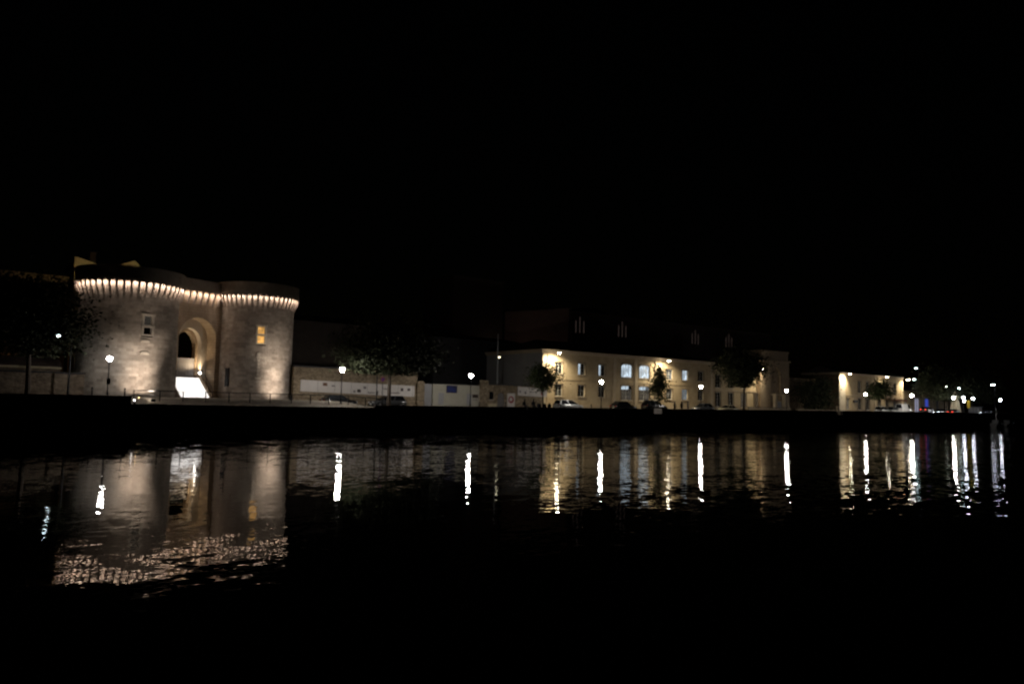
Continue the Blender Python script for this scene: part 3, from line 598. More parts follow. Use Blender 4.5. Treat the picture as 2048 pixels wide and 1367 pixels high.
# main cream building
bx = thing('cream_building', 'long cream two storey building with bluish lit windows and a cornice', 'building', (82.8, 100, 2.5))
LB = 44.8
narrow = [(2.9, 4.6), (8.1, 9.8), (13.0, 14.7), (30.9, 32.7), (35.4, 37.2), (40.2, 42.0)]
wide = [(18.7, 21.6), (23.4, 26.3)]
holes = [(a, b_, 6.1, 8.05) for a, b_ in narrow]+[(a, b_, 2.3, 4.3) for a, b_ in narrow]+[(a, b_, 6.05, 8.5) for a, b_ in wide]+[(a, b_, 1.9, 4.55) for a, b_ in wide]
mb = MB(); facade(mb, 0, LB, 0, 9.5, holes, .34)
mb.box(.01, LB-.01, .4, 15.6, 0, 9.4)
mb.build('wall', M['facade'], bx)
MB().box(-.02, .02, .01, 16, 0, 9.5).build('side_wall', M['blue_wall'], bx); MB().box(LB-.02, LB+.02, .01, 16, 0, 9.5).build('side_wall', M['blue_wall'], bx)
MB().box(-.25, LB+.25, -.18, 16, 9.5, 9.72).box(-.4, LB+.4, -.38, 16.1, 9.725, 10.1).build('cornice', M['trim'], bx)
mb = MB(); mb.v = [(-.2,-.2,10.11),(LB+.2,-.2,10.11),(LB+.2,16,10.11),(-.2,16,10.11),(5,8,12.4),(LB-5,8,12.4)]
mb.f = [(0,1,5,4),(1,2,5),(2,3,4,5),(3,0,4)]; mb.build('roof', M['roof'], bx)
pil = MB().box(0, .7, -.14, -.003, 0, 9.5).mesh('pilaster')
for x_ in (.02, 16.6, 22.15, 27.6, LB-.75): put('pilaster', pil, M['trim'], bx, loc=(x_, 0, 0))
MB().box(.73, 16.55, -.08, -.003, 5.05, 5.25).box(17.35, 22.1, -.08, -.003, 5.05, 5.25).box(22.9, 27.55, -.08, -.003, 5.05, 5.25).box(28.35, LB-.8, -.08, -.003, 5.05, 5.25).build('string_course', M['facade'], bx)
MB().box(.72, 16.55, -.1, -.003, 0, .8).build('plinth', M['trim'], bx); MB().box(28.35, LB-.8, -.1, -.003, 0, .8).build('plinth', M['trim'], bx)
MB().tube([(1.1, -.1, 0), (1.1, -.1, 9.5)], .06, 6).build('drainpipe', M['trim'], bx)
PB = [(0, .42, 0, 1, 'win_blue'), (.42, 1, 0, 1, 'glass')]
up = ['glass', PB, PB, 'win_dim', [(0, .3, 0, 1, 'win_dim'), (.3, 1, 0, 1, 'win_blue')], 'glass']
lo = ['glass', 'glass', 'glass', 'win_low', [(0, .5, 0, 1, 'win_dim'), (.5, 1, 0, 1, 'win_dim')], 'glass']
for (a, b_), u_, l_ in zip(narrow, up, lo):
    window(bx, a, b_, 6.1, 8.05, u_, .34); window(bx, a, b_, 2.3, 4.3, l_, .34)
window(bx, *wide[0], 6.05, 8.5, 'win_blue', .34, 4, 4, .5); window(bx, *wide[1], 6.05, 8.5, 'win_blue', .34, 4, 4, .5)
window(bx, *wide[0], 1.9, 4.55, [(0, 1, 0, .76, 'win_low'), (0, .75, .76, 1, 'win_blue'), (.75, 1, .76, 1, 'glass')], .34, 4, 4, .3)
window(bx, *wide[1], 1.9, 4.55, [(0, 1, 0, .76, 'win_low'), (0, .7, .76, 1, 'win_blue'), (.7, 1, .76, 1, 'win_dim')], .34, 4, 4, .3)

# second, lower facade
b2 = thing('stone_house', 'dim two storey house half hidden behind the tall dark tree', 'house', (128.2, 100.6, 2.5))
h2 = [(1.0, 2.8, 5.0, 7.6), (5.2, 7.0, 5.0, 7.6), (9.6, 11.4, 5.0, 7.6), (1.0, 2.8, 1.1, 4.1), (5.2, 7.0, 1.1, 4.1), (9.6, 11.4, 1.1, 4.1)]
mb = MB(); facade(mb, 0, 14.8, 0, 9.0, h2, .3); mb.box(.01, 14.79, .35, 12, 0, 8.95); mb.build('wall', M['facade'], b2)
MB().box(-.1, 15, -.2, 12, 9.0, 9.35).build('cornice', M['trim'], b2); MB().prism_x([(-.2, 9.36), (12, 9.36), (6, 11.2)], -.1, 15).build('roof', M['roof'], b2)
for i, h_ in enumerate(h2): window(b2, h_[0], h_[1], h_[2], h_[3], 'glass' if i < 5 else 'win_low', .3)
MB().box(0, 14.8, -.1, -.003, 4.4, 4.6).build('string_course', M['trim'], b2)
# pavilion
b3 = thing('stone_pavilion', 'tall stone pavilion with a round arched niche and an attic', 'pavilion', (143.2, 99.6, 2.5))
mb = MB(); arch_wall(mb, 0, 10.6, 0, 11.2, 5.6, 1.9, 8.0, 1.9, 0, .5, 14); mb.box(0, 10.6, .5, 9, 0, 11.2); mb.build('wall', M['gate'], b3)
MB().box(-.2, 10.9, -.25, 9.2, 11.2, 11.6).box(.3, 10.2, 0, 8.8, 11.61, 13.2).box(.1, 10.4, -.2, 9, 13.2, 13.55).build('attic', M['gate'], b3)
MB().box(3.6, 7.6, -.12, -.004, 3.9, 4.2).build('balcony_slab', M['trim'], b3)
# gateway with columns and low wall
t = thing('gateway', 'pale stone gateway posts with a leaning brace in front of the pavilion', 'gateway', (0, 98.6, 2.5))
for x_ in (140.2, 147.2, 150.6):
    MB().box(x_, x_+.7, 0, .7, 0, 3.9).box(x_-.1, x_+.8, -.1, .8, 3.9, 4.15).build('post', M['trim'], t)
MB().prism([(151.3, 3.9), (151.3, 3.2), (152.6, 0), (153.4, 0)], .1, .5).build('brace', M['trim'], t)
MB().box(148.0, 149.6, .2, .3, .1, 2.6).build('gate_leaf', M['blue_wall'], t)
t = thing('garden_wall', 'low pale garden wall left of the gateway', 'wall', (0, 98.4, 2.5))
MB().box(137.0, 151.2, -.3, 0, 0, 1.1).build('wall', M['trim'], t); MB().box(137, 151.25, -.36, .06, 1.1, 1.2).build('coping', M['slate'], t)
t = thing('garden_wall', 'long dim wall right of the gateway with shrubs', 'wall', (0, 103.4, 2.5))
MB().box(153.8, 174.9, 0, .5, 0, 8.0).build('wall', M['rubble_dark'], t); MB().box(153.8, 174.9, -.1, .6, 8.0, 8.25).build('coping', M['rubble_dark'], t)
MB().box(153.8, 174.9, -6, -5.6, 0, .95).build('front_wall', M['trim'], t)
# third building
b4 = thing('corner_house', 'far cream house with a brightly lit corner and three lamps under its eaves', 'house', (175.1, 100, 2.5)); LC = 31.2
hx = [(3.2, 4.9), (8.6, 10.2), (12.5, 14.1), (18.0, 19.6), (22.0, 23.6), (26.2, 27.8)]
h4 = [(a, b_, 5.3, 8.2) for a, b_ in hx[1:]]+[(a, b_, 1.2, 4.0) for a, b_ in hx]
mb = MB(); facade(mb, 0, LC, 0, 9.6, h4, .3); mb.box(.01, LC-.01, .35, 9.4, 0, 9.5); mb.build('wall', M['facade'], b4)
MB().box(-.3, LC+.3, -.35, 9.9, 9.6, 10.0).build('eaves', M['trim'], b4); MB().prism_x([(-.4, 10.01), (9.9, 10.01), (4.8, 11.7)], -.3, LC+.3).build('roof', M['roof'], b4)
MB().box(-.06, .0, .002, 9.4, 0, 9.5).build('side_wall', M['rubble_dark'], b4)
MB().box(.0, 2.6, -.12, -.003, 0, 9.55).build('corner_pier', M['lime'], b4); MB().box(2.62, LC, -.1, -.003, 4.6, 4.8).build('string_course', M['trim'], b4)
for i, h_ in enumerate(h4): window(b4, *h_, 'glass' if i != 5 else 'win_low', .3)
MB().box(6.2, 7.6, -.5, -.02, 2.9, 3.5).build('sign_box', M['iron'], b4)
MB().box(16.5, 17.3, -.12, -.003, 0, 9.55).box(30.2, 31.2, -.12, -.003, 0, 9.55).build('pilaster', M['trim'], b4)
MB().box(22, 30, -1.8, -.02, 4.0, 4.08).prism_x([(-1.8, 3.6), (-1.75, 3.6), (-1.75, 4.0), (-1.8, 4.0)], 22, 30).build('awning', mat('awning_cloth', (.22,.10,.07), .9), b4)
# far low row
b5 = thing('low_house', 'low far house row with blue and white lit doorways', 'house', (206.6, 101.5, 2.5))
hd = [(3.5, 5.5), (9.5, 12.2), (15.4, 17.6), (22, 24), (27, 29)]
mb = MB(); facade(mb, 0, 36, 0, 6.6, [(a, b_, .05, 4.6) for a, b_ in hd], .3); mb.box(.01, 35.9, .35, 9, 0, 6.5); mb.build('wall', M['facade'], b5)
MB().prism_x([(-.4, 6.61), (9.4, 6.61), (4.5, 8.6)], -.2, 36.2).build('roof', M['roof'], b5)
for (a, b_), mm in zip(hd, ['wood', 'white_lit', 'blue_lit', 'wood', 'glass']): MB().box(a, b_, .2, .26, .05, 4.6).build('door', M[mm], b5)
for x_ in (.1, 7.2, 13.6, 19.6, 25.4): MB().box(x_, x_+.6, -.15, -.003, 0, 6.6).build('pilaster', M['trim'], b5)
t = thing('obelisk', 'pale pointed stone monument among the far street lamps', 'monument', (213.5, 90.0, 2.5))
MB().box(-1.5, 1.5, -1.5, 1.5, 0, .5).box(-1.1, 1.1, -1.1, 1.1, .501, 1.6).build('plinth', M['trim'], t)
mb = MB(); mb.v = [(-.9,-.9,1.61),(.9,-.9,1.61),(.9,.9,1.61),(-.9,.9,1.61),(-.5,-.5,5.4),(.5,-.5,5.4),(.5,.5,5.4),(-.5,.5,5.4),(0,0,6.7)]
mb.f = [(0,1,5,4),(1,2,6,5),(2,3,7,6),(3,0,4,7),(4,5,8),(5,6,8),(6,7,8),(7,4,8)]; mb.build('shaft', M['house'], t)
t = thing('road_sign', 'square yellow road sign far along the quay', 'sign', (217.5, 88.5, 2.5))
MB().tube([(0, 0, 0), (0, 0, 3.6)], .06).build('post', M['iron'], t); MB().box(-.75, .75, -.08, -.04, 2.3, 4.2).build('board', M['yellow'], t)
t = thing('kiosk', 'small pale kiosk near the far headlights', 'kiosk', (226.5, 90.5, 2.5))
MB().box(-1.2, 1.2, -1.2, 1.2, 0, 2.6).build('body', M['blue_wall'], t); MB().box(-1.4, 1.4, -1.5, 1.5, 2.6, 2.85).build('roof', M['slate'], t); MB().box(-.9, .9, -1.23, -1.205, 1.0, 2.1).build('hatch', M['win_low'], t)

# background warehouses
t = thing('warehouse', 'dim brown house roofline right of the towers behind the banner wall', 'warehouse', (0, 112, 2.5))
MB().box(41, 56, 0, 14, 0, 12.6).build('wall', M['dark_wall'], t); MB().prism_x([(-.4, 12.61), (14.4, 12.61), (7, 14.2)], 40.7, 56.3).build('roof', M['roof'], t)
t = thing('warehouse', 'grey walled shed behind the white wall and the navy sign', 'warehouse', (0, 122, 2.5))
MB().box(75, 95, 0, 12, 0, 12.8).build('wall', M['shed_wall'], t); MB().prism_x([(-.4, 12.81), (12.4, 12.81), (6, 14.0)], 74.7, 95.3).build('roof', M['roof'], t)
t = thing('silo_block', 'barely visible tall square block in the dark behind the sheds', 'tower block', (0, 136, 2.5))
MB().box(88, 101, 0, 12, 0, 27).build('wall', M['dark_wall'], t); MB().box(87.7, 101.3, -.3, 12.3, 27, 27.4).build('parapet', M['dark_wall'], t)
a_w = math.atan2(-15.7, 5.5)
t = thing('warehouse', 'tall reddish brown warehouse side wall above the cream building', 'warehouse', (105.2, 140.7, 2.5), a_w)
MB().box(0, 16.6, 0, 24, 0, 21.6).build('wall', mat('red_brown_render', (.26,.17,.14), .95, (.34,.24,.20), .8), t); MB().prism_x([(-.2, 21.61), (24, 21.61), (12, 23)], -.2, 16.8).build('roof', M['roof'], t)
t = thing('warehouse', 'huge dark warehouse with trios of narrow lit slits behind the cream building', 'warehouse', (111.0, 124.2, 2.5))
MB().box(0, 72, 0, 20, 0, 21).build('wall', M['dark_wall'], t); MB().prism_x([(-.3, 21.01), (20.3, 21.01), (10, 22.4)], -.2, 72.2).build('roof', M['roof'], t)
for x_ in (2.2, 15.2, 40.7, 54.0):
    for k, (dx, zt) in enumerate(((-1.15, 19.0), (0, 19.9), (1.15, 19.0))): MB().box(x_+dx-.14, x_+dx+.14, -.03, -.004, 16.4, zt).build('slit_window', M['slit'], t)

# ------------------------------------------------------------------ lamps
def lamp_parts(t, h, glob, r=.25):
    MB().lathe([(.16, 0), (.16, .1), (.11, .16), (.09, .7), (.06, .8), (.05, h-.55), (.09, h-.45), (.12, h-.32), (.05, h-.28)], 10).build('post', M['iron'], t)
    MB().lathe([(.001, h-r)]+[(r*math.sin(PI*i/8), h-r*math.cos(PI*i/8)) for i in range(1, 8)]+[(.001, h+r)], 14).build('globe', glob, t, True)
    MB().lathe([(r*1.9, h+r*.72), (r*1.85, h+r*.82), (.12, h+r*1.2), (.05, h+r+.1), (.001, h+r+.16)], 14).build('cap', M['iron'], t)  # cap spread wide to cut the lamp's upward light
LG = 'globe street lamps along the quay'
quay_lamps = [(15.2, 'globe street lamp in front of the left round tower'), (40.6, 'globe street lamp before the long white banner'), (59.4+.05, 'globe street lamp beside the navy sign'),
              (83.9, 'globe street lamp before the left half of the cream building'), (107.7, 'globe street lamp before the right end of the cream building'), (133.3, 'globe street lamp in front of the gateway'),
              (162.8, 'globe street lamp by the corner house'), (183.5, 'globe street lamp before the low blue lit houses'), (205.2, 'globe street lamp beside the pale monument'), (216.4, 'globe street lamp right of the double lamp'), (233.5, 'last globe street lamp before the dark far bank')]
for i, (x, lab) in enumerate(quay_lamps):
    gz = g(x, 86.9); t = thing('street_lamp', lab, 'street lamp', (x, 86.9, gz), 0, LG); lamp_parts(t, 7.0-gz if i < 7 else 4.75, (M['globe_dim'] if i == 0 else M['globe_strong'] if i in (1, 2) else M['globe']) if i < 9 else M['globe_far'], .25 if i < 7 else .3)
    if i == 0: MB().box(-.17, .17, -.24, -.1, 1.5, 2.1).build('junction_box', M['iron'], t)
t = thing('street_lamp', 'twin globe street lamp beyond the yellow sign', 'street lamp', (210.8, 86.9, 2.5), 0, LG); lamp_parts(t, 4.9, M['globe_far'], .3)
MB().lathe([(.001, 3.75)]+[(.25*math.sin(PI*k/8), 4.0-.25*math.cos(PI*k/8)) for k in range(1, 8)]+[(.001, 4.25)], 14, .35, 0).build('globe', M['globe_far'], t, True)
def mast(label, x, y, h, m, r=.28, arm=1.2, z=2.5):
    t = thing('lamp_mast', label, 'lamp mast', (x, y, z)); 
    MB().tube([(arm, 0, 0), (arm, 0, h-.3), (arm*.7, 0, h), (0, 0, h+.12)], [.11, .08, .06, .05], 8).build('mast', M['iron'], t)
    MB().box(-r-.1, r+.1, -.18, .18, h+.02, h+.14).build('head', M['iron'], t)
    MB().lathe([(.001, h-.16), (r*.7, h-.12), (r, h-.02), (r, h+.015)], 12).build('lens', m, t, True)
    return t
mast('tall lamp mast shining white through the left tree', 11.1, 91.2, 6.82, lit('park_mast_lens', (.8, .98, 1), 14), .17)
t = thing('lamp_mast', 'grey lamp mast between the sheds and the cream building', 'lamp mast', (77.9, 106, 2.5))
MB().tube([(0, 0, 0), (0, 0, 12.6)], [.16, .10], 8).build('mast', mat('galvanised_steel', (.4,.42,.45), .5, metal=.2), t); MB().box(.05, .5, -.12, .12, 8.75, 8.9).build('head', M['iron'], t)
MB().lathe([(.001, 8.5), (.14, 8.55), (.16, 8.7), (.10, 8.745)], 10, .35, 0).build('lens', lit('dim_mast_lens', (1, .9, .6), 5), t, True)
t = thing('added_yard_lamp', 'added warm lamp on a pole behind the roofs to light the reddish warehouse', 'lamp', (98.5, 131.0, 2.5))  # added lamp hidden by the cream building roof, brightens the warehouse side wall
MB().tube([(0, 0, 0), (0, 0, 12.0)], .08, 8).build('post', M['iron'], t); MB().lathe([(.001, 12.0), (.2, 12.1), (.25, 12.3), (.2, 12.5), (.001, 12.6)], 10).build('globe', lit('added_yard_globe', (1, .72, .6), 16), t, True)
mast('tall mast lamp over the end of the corner house', 209.6, 98.0, 12.5, M['teal'], .32)
mast('shorter mast lamp at the end of the corner house', 204.6, 96.2, 9.4, M['teal'], .32)
mast('dim mast lamp above the far red tail lights', 200.4, 86.5, 7.4, lit('dim_far_lens', (.9, 1, .8), 10), .16)
mast('white mast lamp above the pale monument', 207.5, 86.5, 7.2, M['teal'], .26)
mast('tallest bright mast lamp at the far right', 228.0, 86.6, 8.7, M['head'], .5)
def facade_lamp(label, x, yw, z, out, energy, aim, spot=120, warm=(1, .85, .57), r=.27):
    t = thing('facade_lamp', label, 'facade lamp', (x, yw, z), 0, 'lamps on brackets along the facades')
    MB().tube([(0, -.02, .35), (0, -out*.6, .42), (0, -out+.1, .16)], .03, 6).build('bracket', M['iron'], t)
    MB().lathe([(.06, .18), (.16, .12), (.24, .02), (.24, 0)], 10, 0, -out).build('hood', M['iron'], t)
    MB().lathe([(.001, -.12), (r*.8, -.09), (r, -.03), (r, -.002)], 12, 0, -out).build('lens', M['fix'], t, True)
    light('SPOT', t, (0, -out, -.18), energy, warm, aim, .12, spot, .6)
facade_lamp('facade lamp over the left corner of the cream building', 84.7, 100, 11.95, 2.1, 3600, (-.05, .3, -1), 160)
facade_lamp('facade lamp right of the arched windows of the cream building', 112.0, 100, 12.0, 2.1, 3600, (-.05, .3, -1), 160)
facade_lamp('facade lamp beside the tall dark tree and the pavilion', 142.8, 100.6, 11.9, 1.8, 2000, (-.5, .6, -1), 125)
facade_lamp('facade lamp over the lit corner of the corner house', 176.9, 100, 12.2, 1.8, 2600, (-.25, .7, -1), 120)
facade_lamp('facade lamp at the middle of the corner house eaves', 194.6, 100, 12.1, 1.8, 1500, (-.1, .7, -1), 80)
facade_lamp('facade lamp at the right end of the corner house', 205.6, 100, 11.9, 1.8, 1700, (0, .7, -1), 100)

# ------------------------------------------------------------------ railing
t = thing('guard_railing', 'dark iron guard railing along the quay before the towers', 'railing', (0, 86.6, 0))
pm_ = MB().box(-.045, .045, -.045, .045, 0, 1.1).mesh('post'); xx = 17.6; i = 0
while xx < 44:
    z0_ = g(xx, 86.6); put('post', pm_, M['iron'], t, loc=(xx, 0, z0_)); nx = xx+(2.3 if i % 3 else 2.5); z1_ = g(nx, 86.6)
    MB().tube([(xx+.05, 0, z0_+1.06), (nx-.05, 0, z1_+1.06)], .05, 6).build('rail', M['iron'], t)
    for k_ in (.15, .6): MB().tube([(xx+.05, 0, z0_+k_), (nx-.05, 0, z1_+k_)], .014, 4).build('wire', M['iron'], t)
    xx = nx; i += 1
put('post', pm_, M['iron'], t, loc=(xx, 0, g(xx, 86.6)))
bol = [(13.9, 'dark bollard at the right end of the left retaining wall'), (16.9, 'dark bollard just left of the guard railing'), (61.3, 'dark bollard in front of the white wall left end'), (65.8, 'leaning dark bollard just left of the navy sign lamp'), (82.3, 'dark bollard under the cream building lamp')]
for x, lab in bol:
    b_ = thing('bollard', lab, 'bollard', (x, 87.4, g(x, 87.4)), 0, 'bollards along the quay')
    MB().lathe([(.11, 0), (.11, .06), (.08, .1), (.075, .85), (.1, .88), (.1, .93), (.06, 1.02), (.001, 1.05)], 10).build('body', M['iron'], b_)
    MB().lathe([(.101, .7), (.101, .78), (.07, .78)], 10).build('band', M['print2'], b_)
t = thing('no_parking_sign', 'round no parking sign on a post before the broad tree', 'sign', (47.7, 89.9, 2.5))
MB().tube([(0, 0, 0), (0, 0, 3.9)], .04, 8).build('post', M['iron'], t)
c_ = [(.3*math.cos(2*PI*k/18), 3.6+.3*math.sin(2*PI*k/18)) for k in range(18)]
d_ = MB().prism(c_, -.07, -.05).build('disc', M['red'], t); MB().prism([(x*.76, 3.6+(z-3.6)*.76) for x, z in c_], -.078, -.072).build('face', M['bluep'], d_)
MB().prism([(-.2, 3.74), (-.14, 3.8), (.2, 3.46), (.14, 3.4)], -.086, -.08).build('bar', M['red'], d_)
t = thing('utility_pole', 'thin dark pole beside the no parking sign', 'pole', (47.05, 90.2, 2.5))
MB().tube([(0, 0, 0), (0, 0, 5.6)], [.09, .06], 8).build('pole', M['iron'], t); MB().box(-.14, .14, -.15, -.06, 1.6, 2.1).build('box', M['iron'], t)
t = thing('quay_sign', 'pale board with lettering and an added faint glow on the quay edge below the slender tree', 'sign', (94.0, YE-.1, 2.28))
MB().box(-.85, .85, -.05, 0, 0, .8).build('board', lit('glowing_board', (1,.85,.7), .07), t)  # emission stands in for light falling on the board
mb = MB()
for k in range(3):
    xx = -.7
    while xx < .65: ww = random.uniform(.06, .16); mb.box(xx, xx+ww, -.058, -.051, .56-k*.22, .66-k*.22); xx += ww+.07
mb.build('lettering', M['print'], t)
t = thing('mooring_post', 'pale mooring stone with a ring on the quay edge at the corner house', 'mooring post', (147.7, YE+.15, 3.32))
MB().lathe([(.9, -.8), (.9, -.1), (.6, 0), (.35, .1), (.32, .7), (.42, .8), (.3, .95), (.001, 1.0)], 12).build('stone', M['trim'], t); MB().lathe([(.36, .35), (.42, .4), (.36, .45)], 12).build('ring', M['iron'], t)

# ------------------------------------------------------------------ cars
def lathe_y(mb, prof, k=16, cx=0, cz=0):
    n = len(mb.v); m_ = len(prof)
    for r, y in prof:
        for q in range(k):
            a = 2*PI*q/k; mb.v.append((cx+r*math.cos(a), y, cz+r*math.sin(a)))
    for i in range(m_-1):
        for q in range(k):
            q2 = (q+1) % k; mb.f.append((n+i*k+q, n+i*k+q2, n+(i+1)*k+q2, n+(i+1)*k+q))
    return mb
WH = lathe_y(MB(), [(.18, -.1), (.29, -.11), (.32, -.07), (.32, .07), (.29, .11), (.18, .1)]).mesh('tyre')
RM = lathe_y(MB(), [(.001, -.085), (.06, -.1), (.12, -.07), (.19, -.1), (.19, .1), (.12, .07), (.001, .085)]).mesh('rim')
def car(label, x, y, z, body, Lc=4.4, W_=1.8, H=1.48, kind='hatch', face=1, heads='headoff', tails='tailoff', glass='glass', group='cars parked along the quay road'):
    t = thing('parked_car', label, 'car', (x, y, z), 0 if face > 0 else PI, group)
    h = Lc/2; wd = W_/2; belt = H*.60
    hood = .56 if kind != 'van' else .85
    tail = {'hatch': belt, 'estate': belt, 'suv': belt, 'sedan': belt*.98, 'van': belt}[kind]
    S = [(-h, .38, belt*.80, .86), (-h+.10, .24, tail, .95), (-h*.55, .2, belt+.01, 1), (0, .2, belt, 1), (h*.42, .2, belt*.99, 1), (h*.8, .2, belt*.9, .97), (h-.08, .24, belt*.76, .88), (h, .36, belt*.62, .78)]
    mb = MB(); n_ = 10
    for (xx, zb, zt, wf) in S:
        w_ = wd*wf; prof = [(w_*.80, zb), (w_*.97, zb+.12), (w_, (zb+zt)*.52), (w_*.97, zt-.09), (w_*.86, zt)]
        mb.v += [(xx, -yy, zz) for yy, zz in prof]+[(xx, yy, zz) for yy, zz in prof[::-1]]
    for i in range(len(S)-1):
        for q in range(n_):
            q2 = (q+1) % n_; mb.f.append((i*n_+q, (i+1)*n_+q, (i+1)*n_+q2, i*n_+q2))
    mb.f.append(tuple(range(n_))); mb.f.append(tuple((len(S)-1)*n_+q for q in range(n_))[::-1])
    mb.build('body', body, t, True)
    xr0, xr1, xr2, xr3 = {'hatch': (-h+.12, -h*.62, h*.12, h*.50), 'estate': (-h+.1, -h*.80, h*.12, h*.50), 'suv': (-h+.1, -h*.78, h*.12, h*.46), 'sedan': (-h*.72, -h*.36, h*.10, h*.50), 'van': (-h+.04, -h+.12, h*.42, h*.74)}[kind]
    wb, wt = wd*.87, wd*.68
    base = [(xr0, -wb), (xr3, -wb), (xr3, wb), (xr0, wb)]; top = [(xr1, -wt), (xr2, -wt), (xr2, wt), (xr1, wt)]
    zb_, zt_ = belt-.06, H-.05
    cb = MB(); cb.v = [(px, py, zb_) for px, py in base]+[(px, py, zt_) for px, py in top]+[(px*.96+.0, py*.86, H) for px, py in top]
    cb.f = [(i, (i+1) % 4, (i+1) % 4+4, i+4) for i in range(4)]+[(i+4, (i+1) % 4+4, (i+1) % 4+8, i+8) for i in range(4)]+[(8, 9, 10, 11)]
    cb.build('roof', body, t)
    def panel(name, A, B, C_, D_, off):
        A, B, C_, D_ = map(Vector, (A, B, C_, D_)); n = (B-A).cross(D_-A).normalized(); 
        if n.dot(off) < 0: n = -n
        ctr = (A+B+C_+D_)/4; P = [ctr+(p_-ctr)*.9+n*.012 for p_ in (A, B, C_, D_)]; Q = [p_-n*.008 for p_ in P]
        m_ = MB(); m_.v = [tuple(p_) for p_ in P+Q]; m_.f = [(0,1,2,3), (0,1,5,4), (1,2,6,5), (2,3,7,6), (3,0,4,7)]; return m_.build(name, M[glass], t)
    b3_ = [(px, py, zb_+.07) for px, py in base]; t3 = [(px, py, zt_) for px, py in top]
    panel('windscreen', b3_[1], b3_[2], t3[2], t3[1], Vector((1, 0, .3))); panel('rear_window', b3_[0], b3_[3], t3[3], t3[0], Vector((-1, 0, .3)))
    for s in (0, 1):
        a, b_, c, d = (b3_[0], b3_[1], t3[1], t3[0]) if s == 0 else (b3_[3], b3_[2], t3[2], t3[3])
        lerp = lambda p_, q_, k: tuple(Vector(p_).lerp(Vector(q_), k))
        off = Vector((0, -1 if s == 0 else 1, .2))
        if kind == 'van': panel('side_window', lerp(a, b_, .72), b_, c, lerp(d, c, .72), off)
        else: panel('side_window', lerp(a, b_, .03), lerp(a, b_, .49), lerp(d, c, .49), lerp(d, c, .03), off); panel('side_window', lerp(a, b_, .52), b_, c, lerp(d, c, .52), off)
    for xx in (-h*.62, h*.64):
        for yy in (-wd+.1, wd-.1):
            o = put('wheel', WH, M['tyre'], t, True, loc=(xx, yy, .32)); put('rim', RM, M['rim'], o, True)
    for yy in (-wd*.62, wd*.62):
        MB().box(h-.13, h-.01, yy-.17, yy+.17, belt*.62, belt*.62+.14).build('headlight', M[heads], t)
        MB().box(-h+.01, -h+.09, yy-.16, yy+.16, belt*.74, belt*.74+.2).build('tail_light', M[tails], t)
        sy = 1 if yy > 0 else -1
        MB().box(h*.40, h*.40+.12, min(wd*sy, (wd+.17)*sy), max(wd*sy, (wd+.17)*sy), belt-.02, belt+.13).build('mirror', body, t)
    MB().box(h-.05, h+.015, -.26, .26, .36, .47).box(-h-.015, -h+.05, -.26, .26, .42, .53).build('number_plate', M['frame'], t)
    MB().box(h-.1, h+.02, -wd*.7, wd*.7, .24, .35).box(-h-.02, -h+.1, -wd*.72, wd*.72, .26, .40).build('bumper', M['tyre'], t)
    return t
car('dark hatchback behind the railing, first right of the towers', 42.0, 90.6, 2.5, M['p_black'], 4.5, 1.8, 1.5, 'hatch')
car('dark estate car with a bright windscreen under the broad tree', 49.0, 90.8, 2.5, M['p_grey'], 4.9, 1.85, 1.55, 'estate', -1)
car('white estate car parked by the left end of the cream building', 80.8, 91.0, 2.5, M['p_silver'], 5.1, 1.85, 1.62, 'estate')
car('black saloon car before the left arched window', 93.2, 91.2, 2.5, M['p_black'], 4.9, 1.85, 1.62, 'hatch')
car('black people carrier behind the slender young tree', 100.7, 91.2, 2.5, M['p_black'], 5.0, 1.9, 1.95, 'suv')
car('small silver and black car below the right street lamp of the cream building', 113.6, 91.2, 2.5, M['p_grey'], 4.7, 1.85, 1.68, 'hatch', -1)
car('cream saloon car left of the tall dark tree trunk', 121.2, 91.4, 2.5, M['p_cream'], 4.9, 1.8, 1.5, 'sedan', -1)
car('white small car parked first at the corner house', 177.3, 90.8, 2.6, M['p_white'], 4.3, 1.85, 2.0, 'hatch')
car('silver saloon car before the corner house awning', 182.6, 90.8, 2.6, M['p_silver'], 4.6, 1.85, 2.0, 'sedan')
car('pale van parked at the right end of the corner house', 187.8, 90.8, 2.6, M['p_white'], 5.2, 2.0, 2.7, 'van')
car('far car showing a pair of red tail lights', 197.0, 89.6, 3.3, M['p_grey'], 4.3, 1.8, 1.5, 'hatch', 1, tails='tail', group='cars driving along the far quay')
car('far car with a single visible white headlight', 199.5, 87.7, 2.9, M['p_grey'], 4.3, 1.8, 1.5, 'hatch', -1, heads='head', group='cars driving along the far quay')
car('far car with one red light near the monument', 207.5, 87.9, 2.9, M['p_black'], 4.3, 1.8, 1.5, 'sedan', 1, tails='tail', group='cars driving along the far quay')
car('farthest car with two white headlights', 227.5, 88.2, 3.0, M['p_grey'], 4.3, 1.8, 1.5, 'hatch', -1, heads='head', group='cars driving along the far quay')
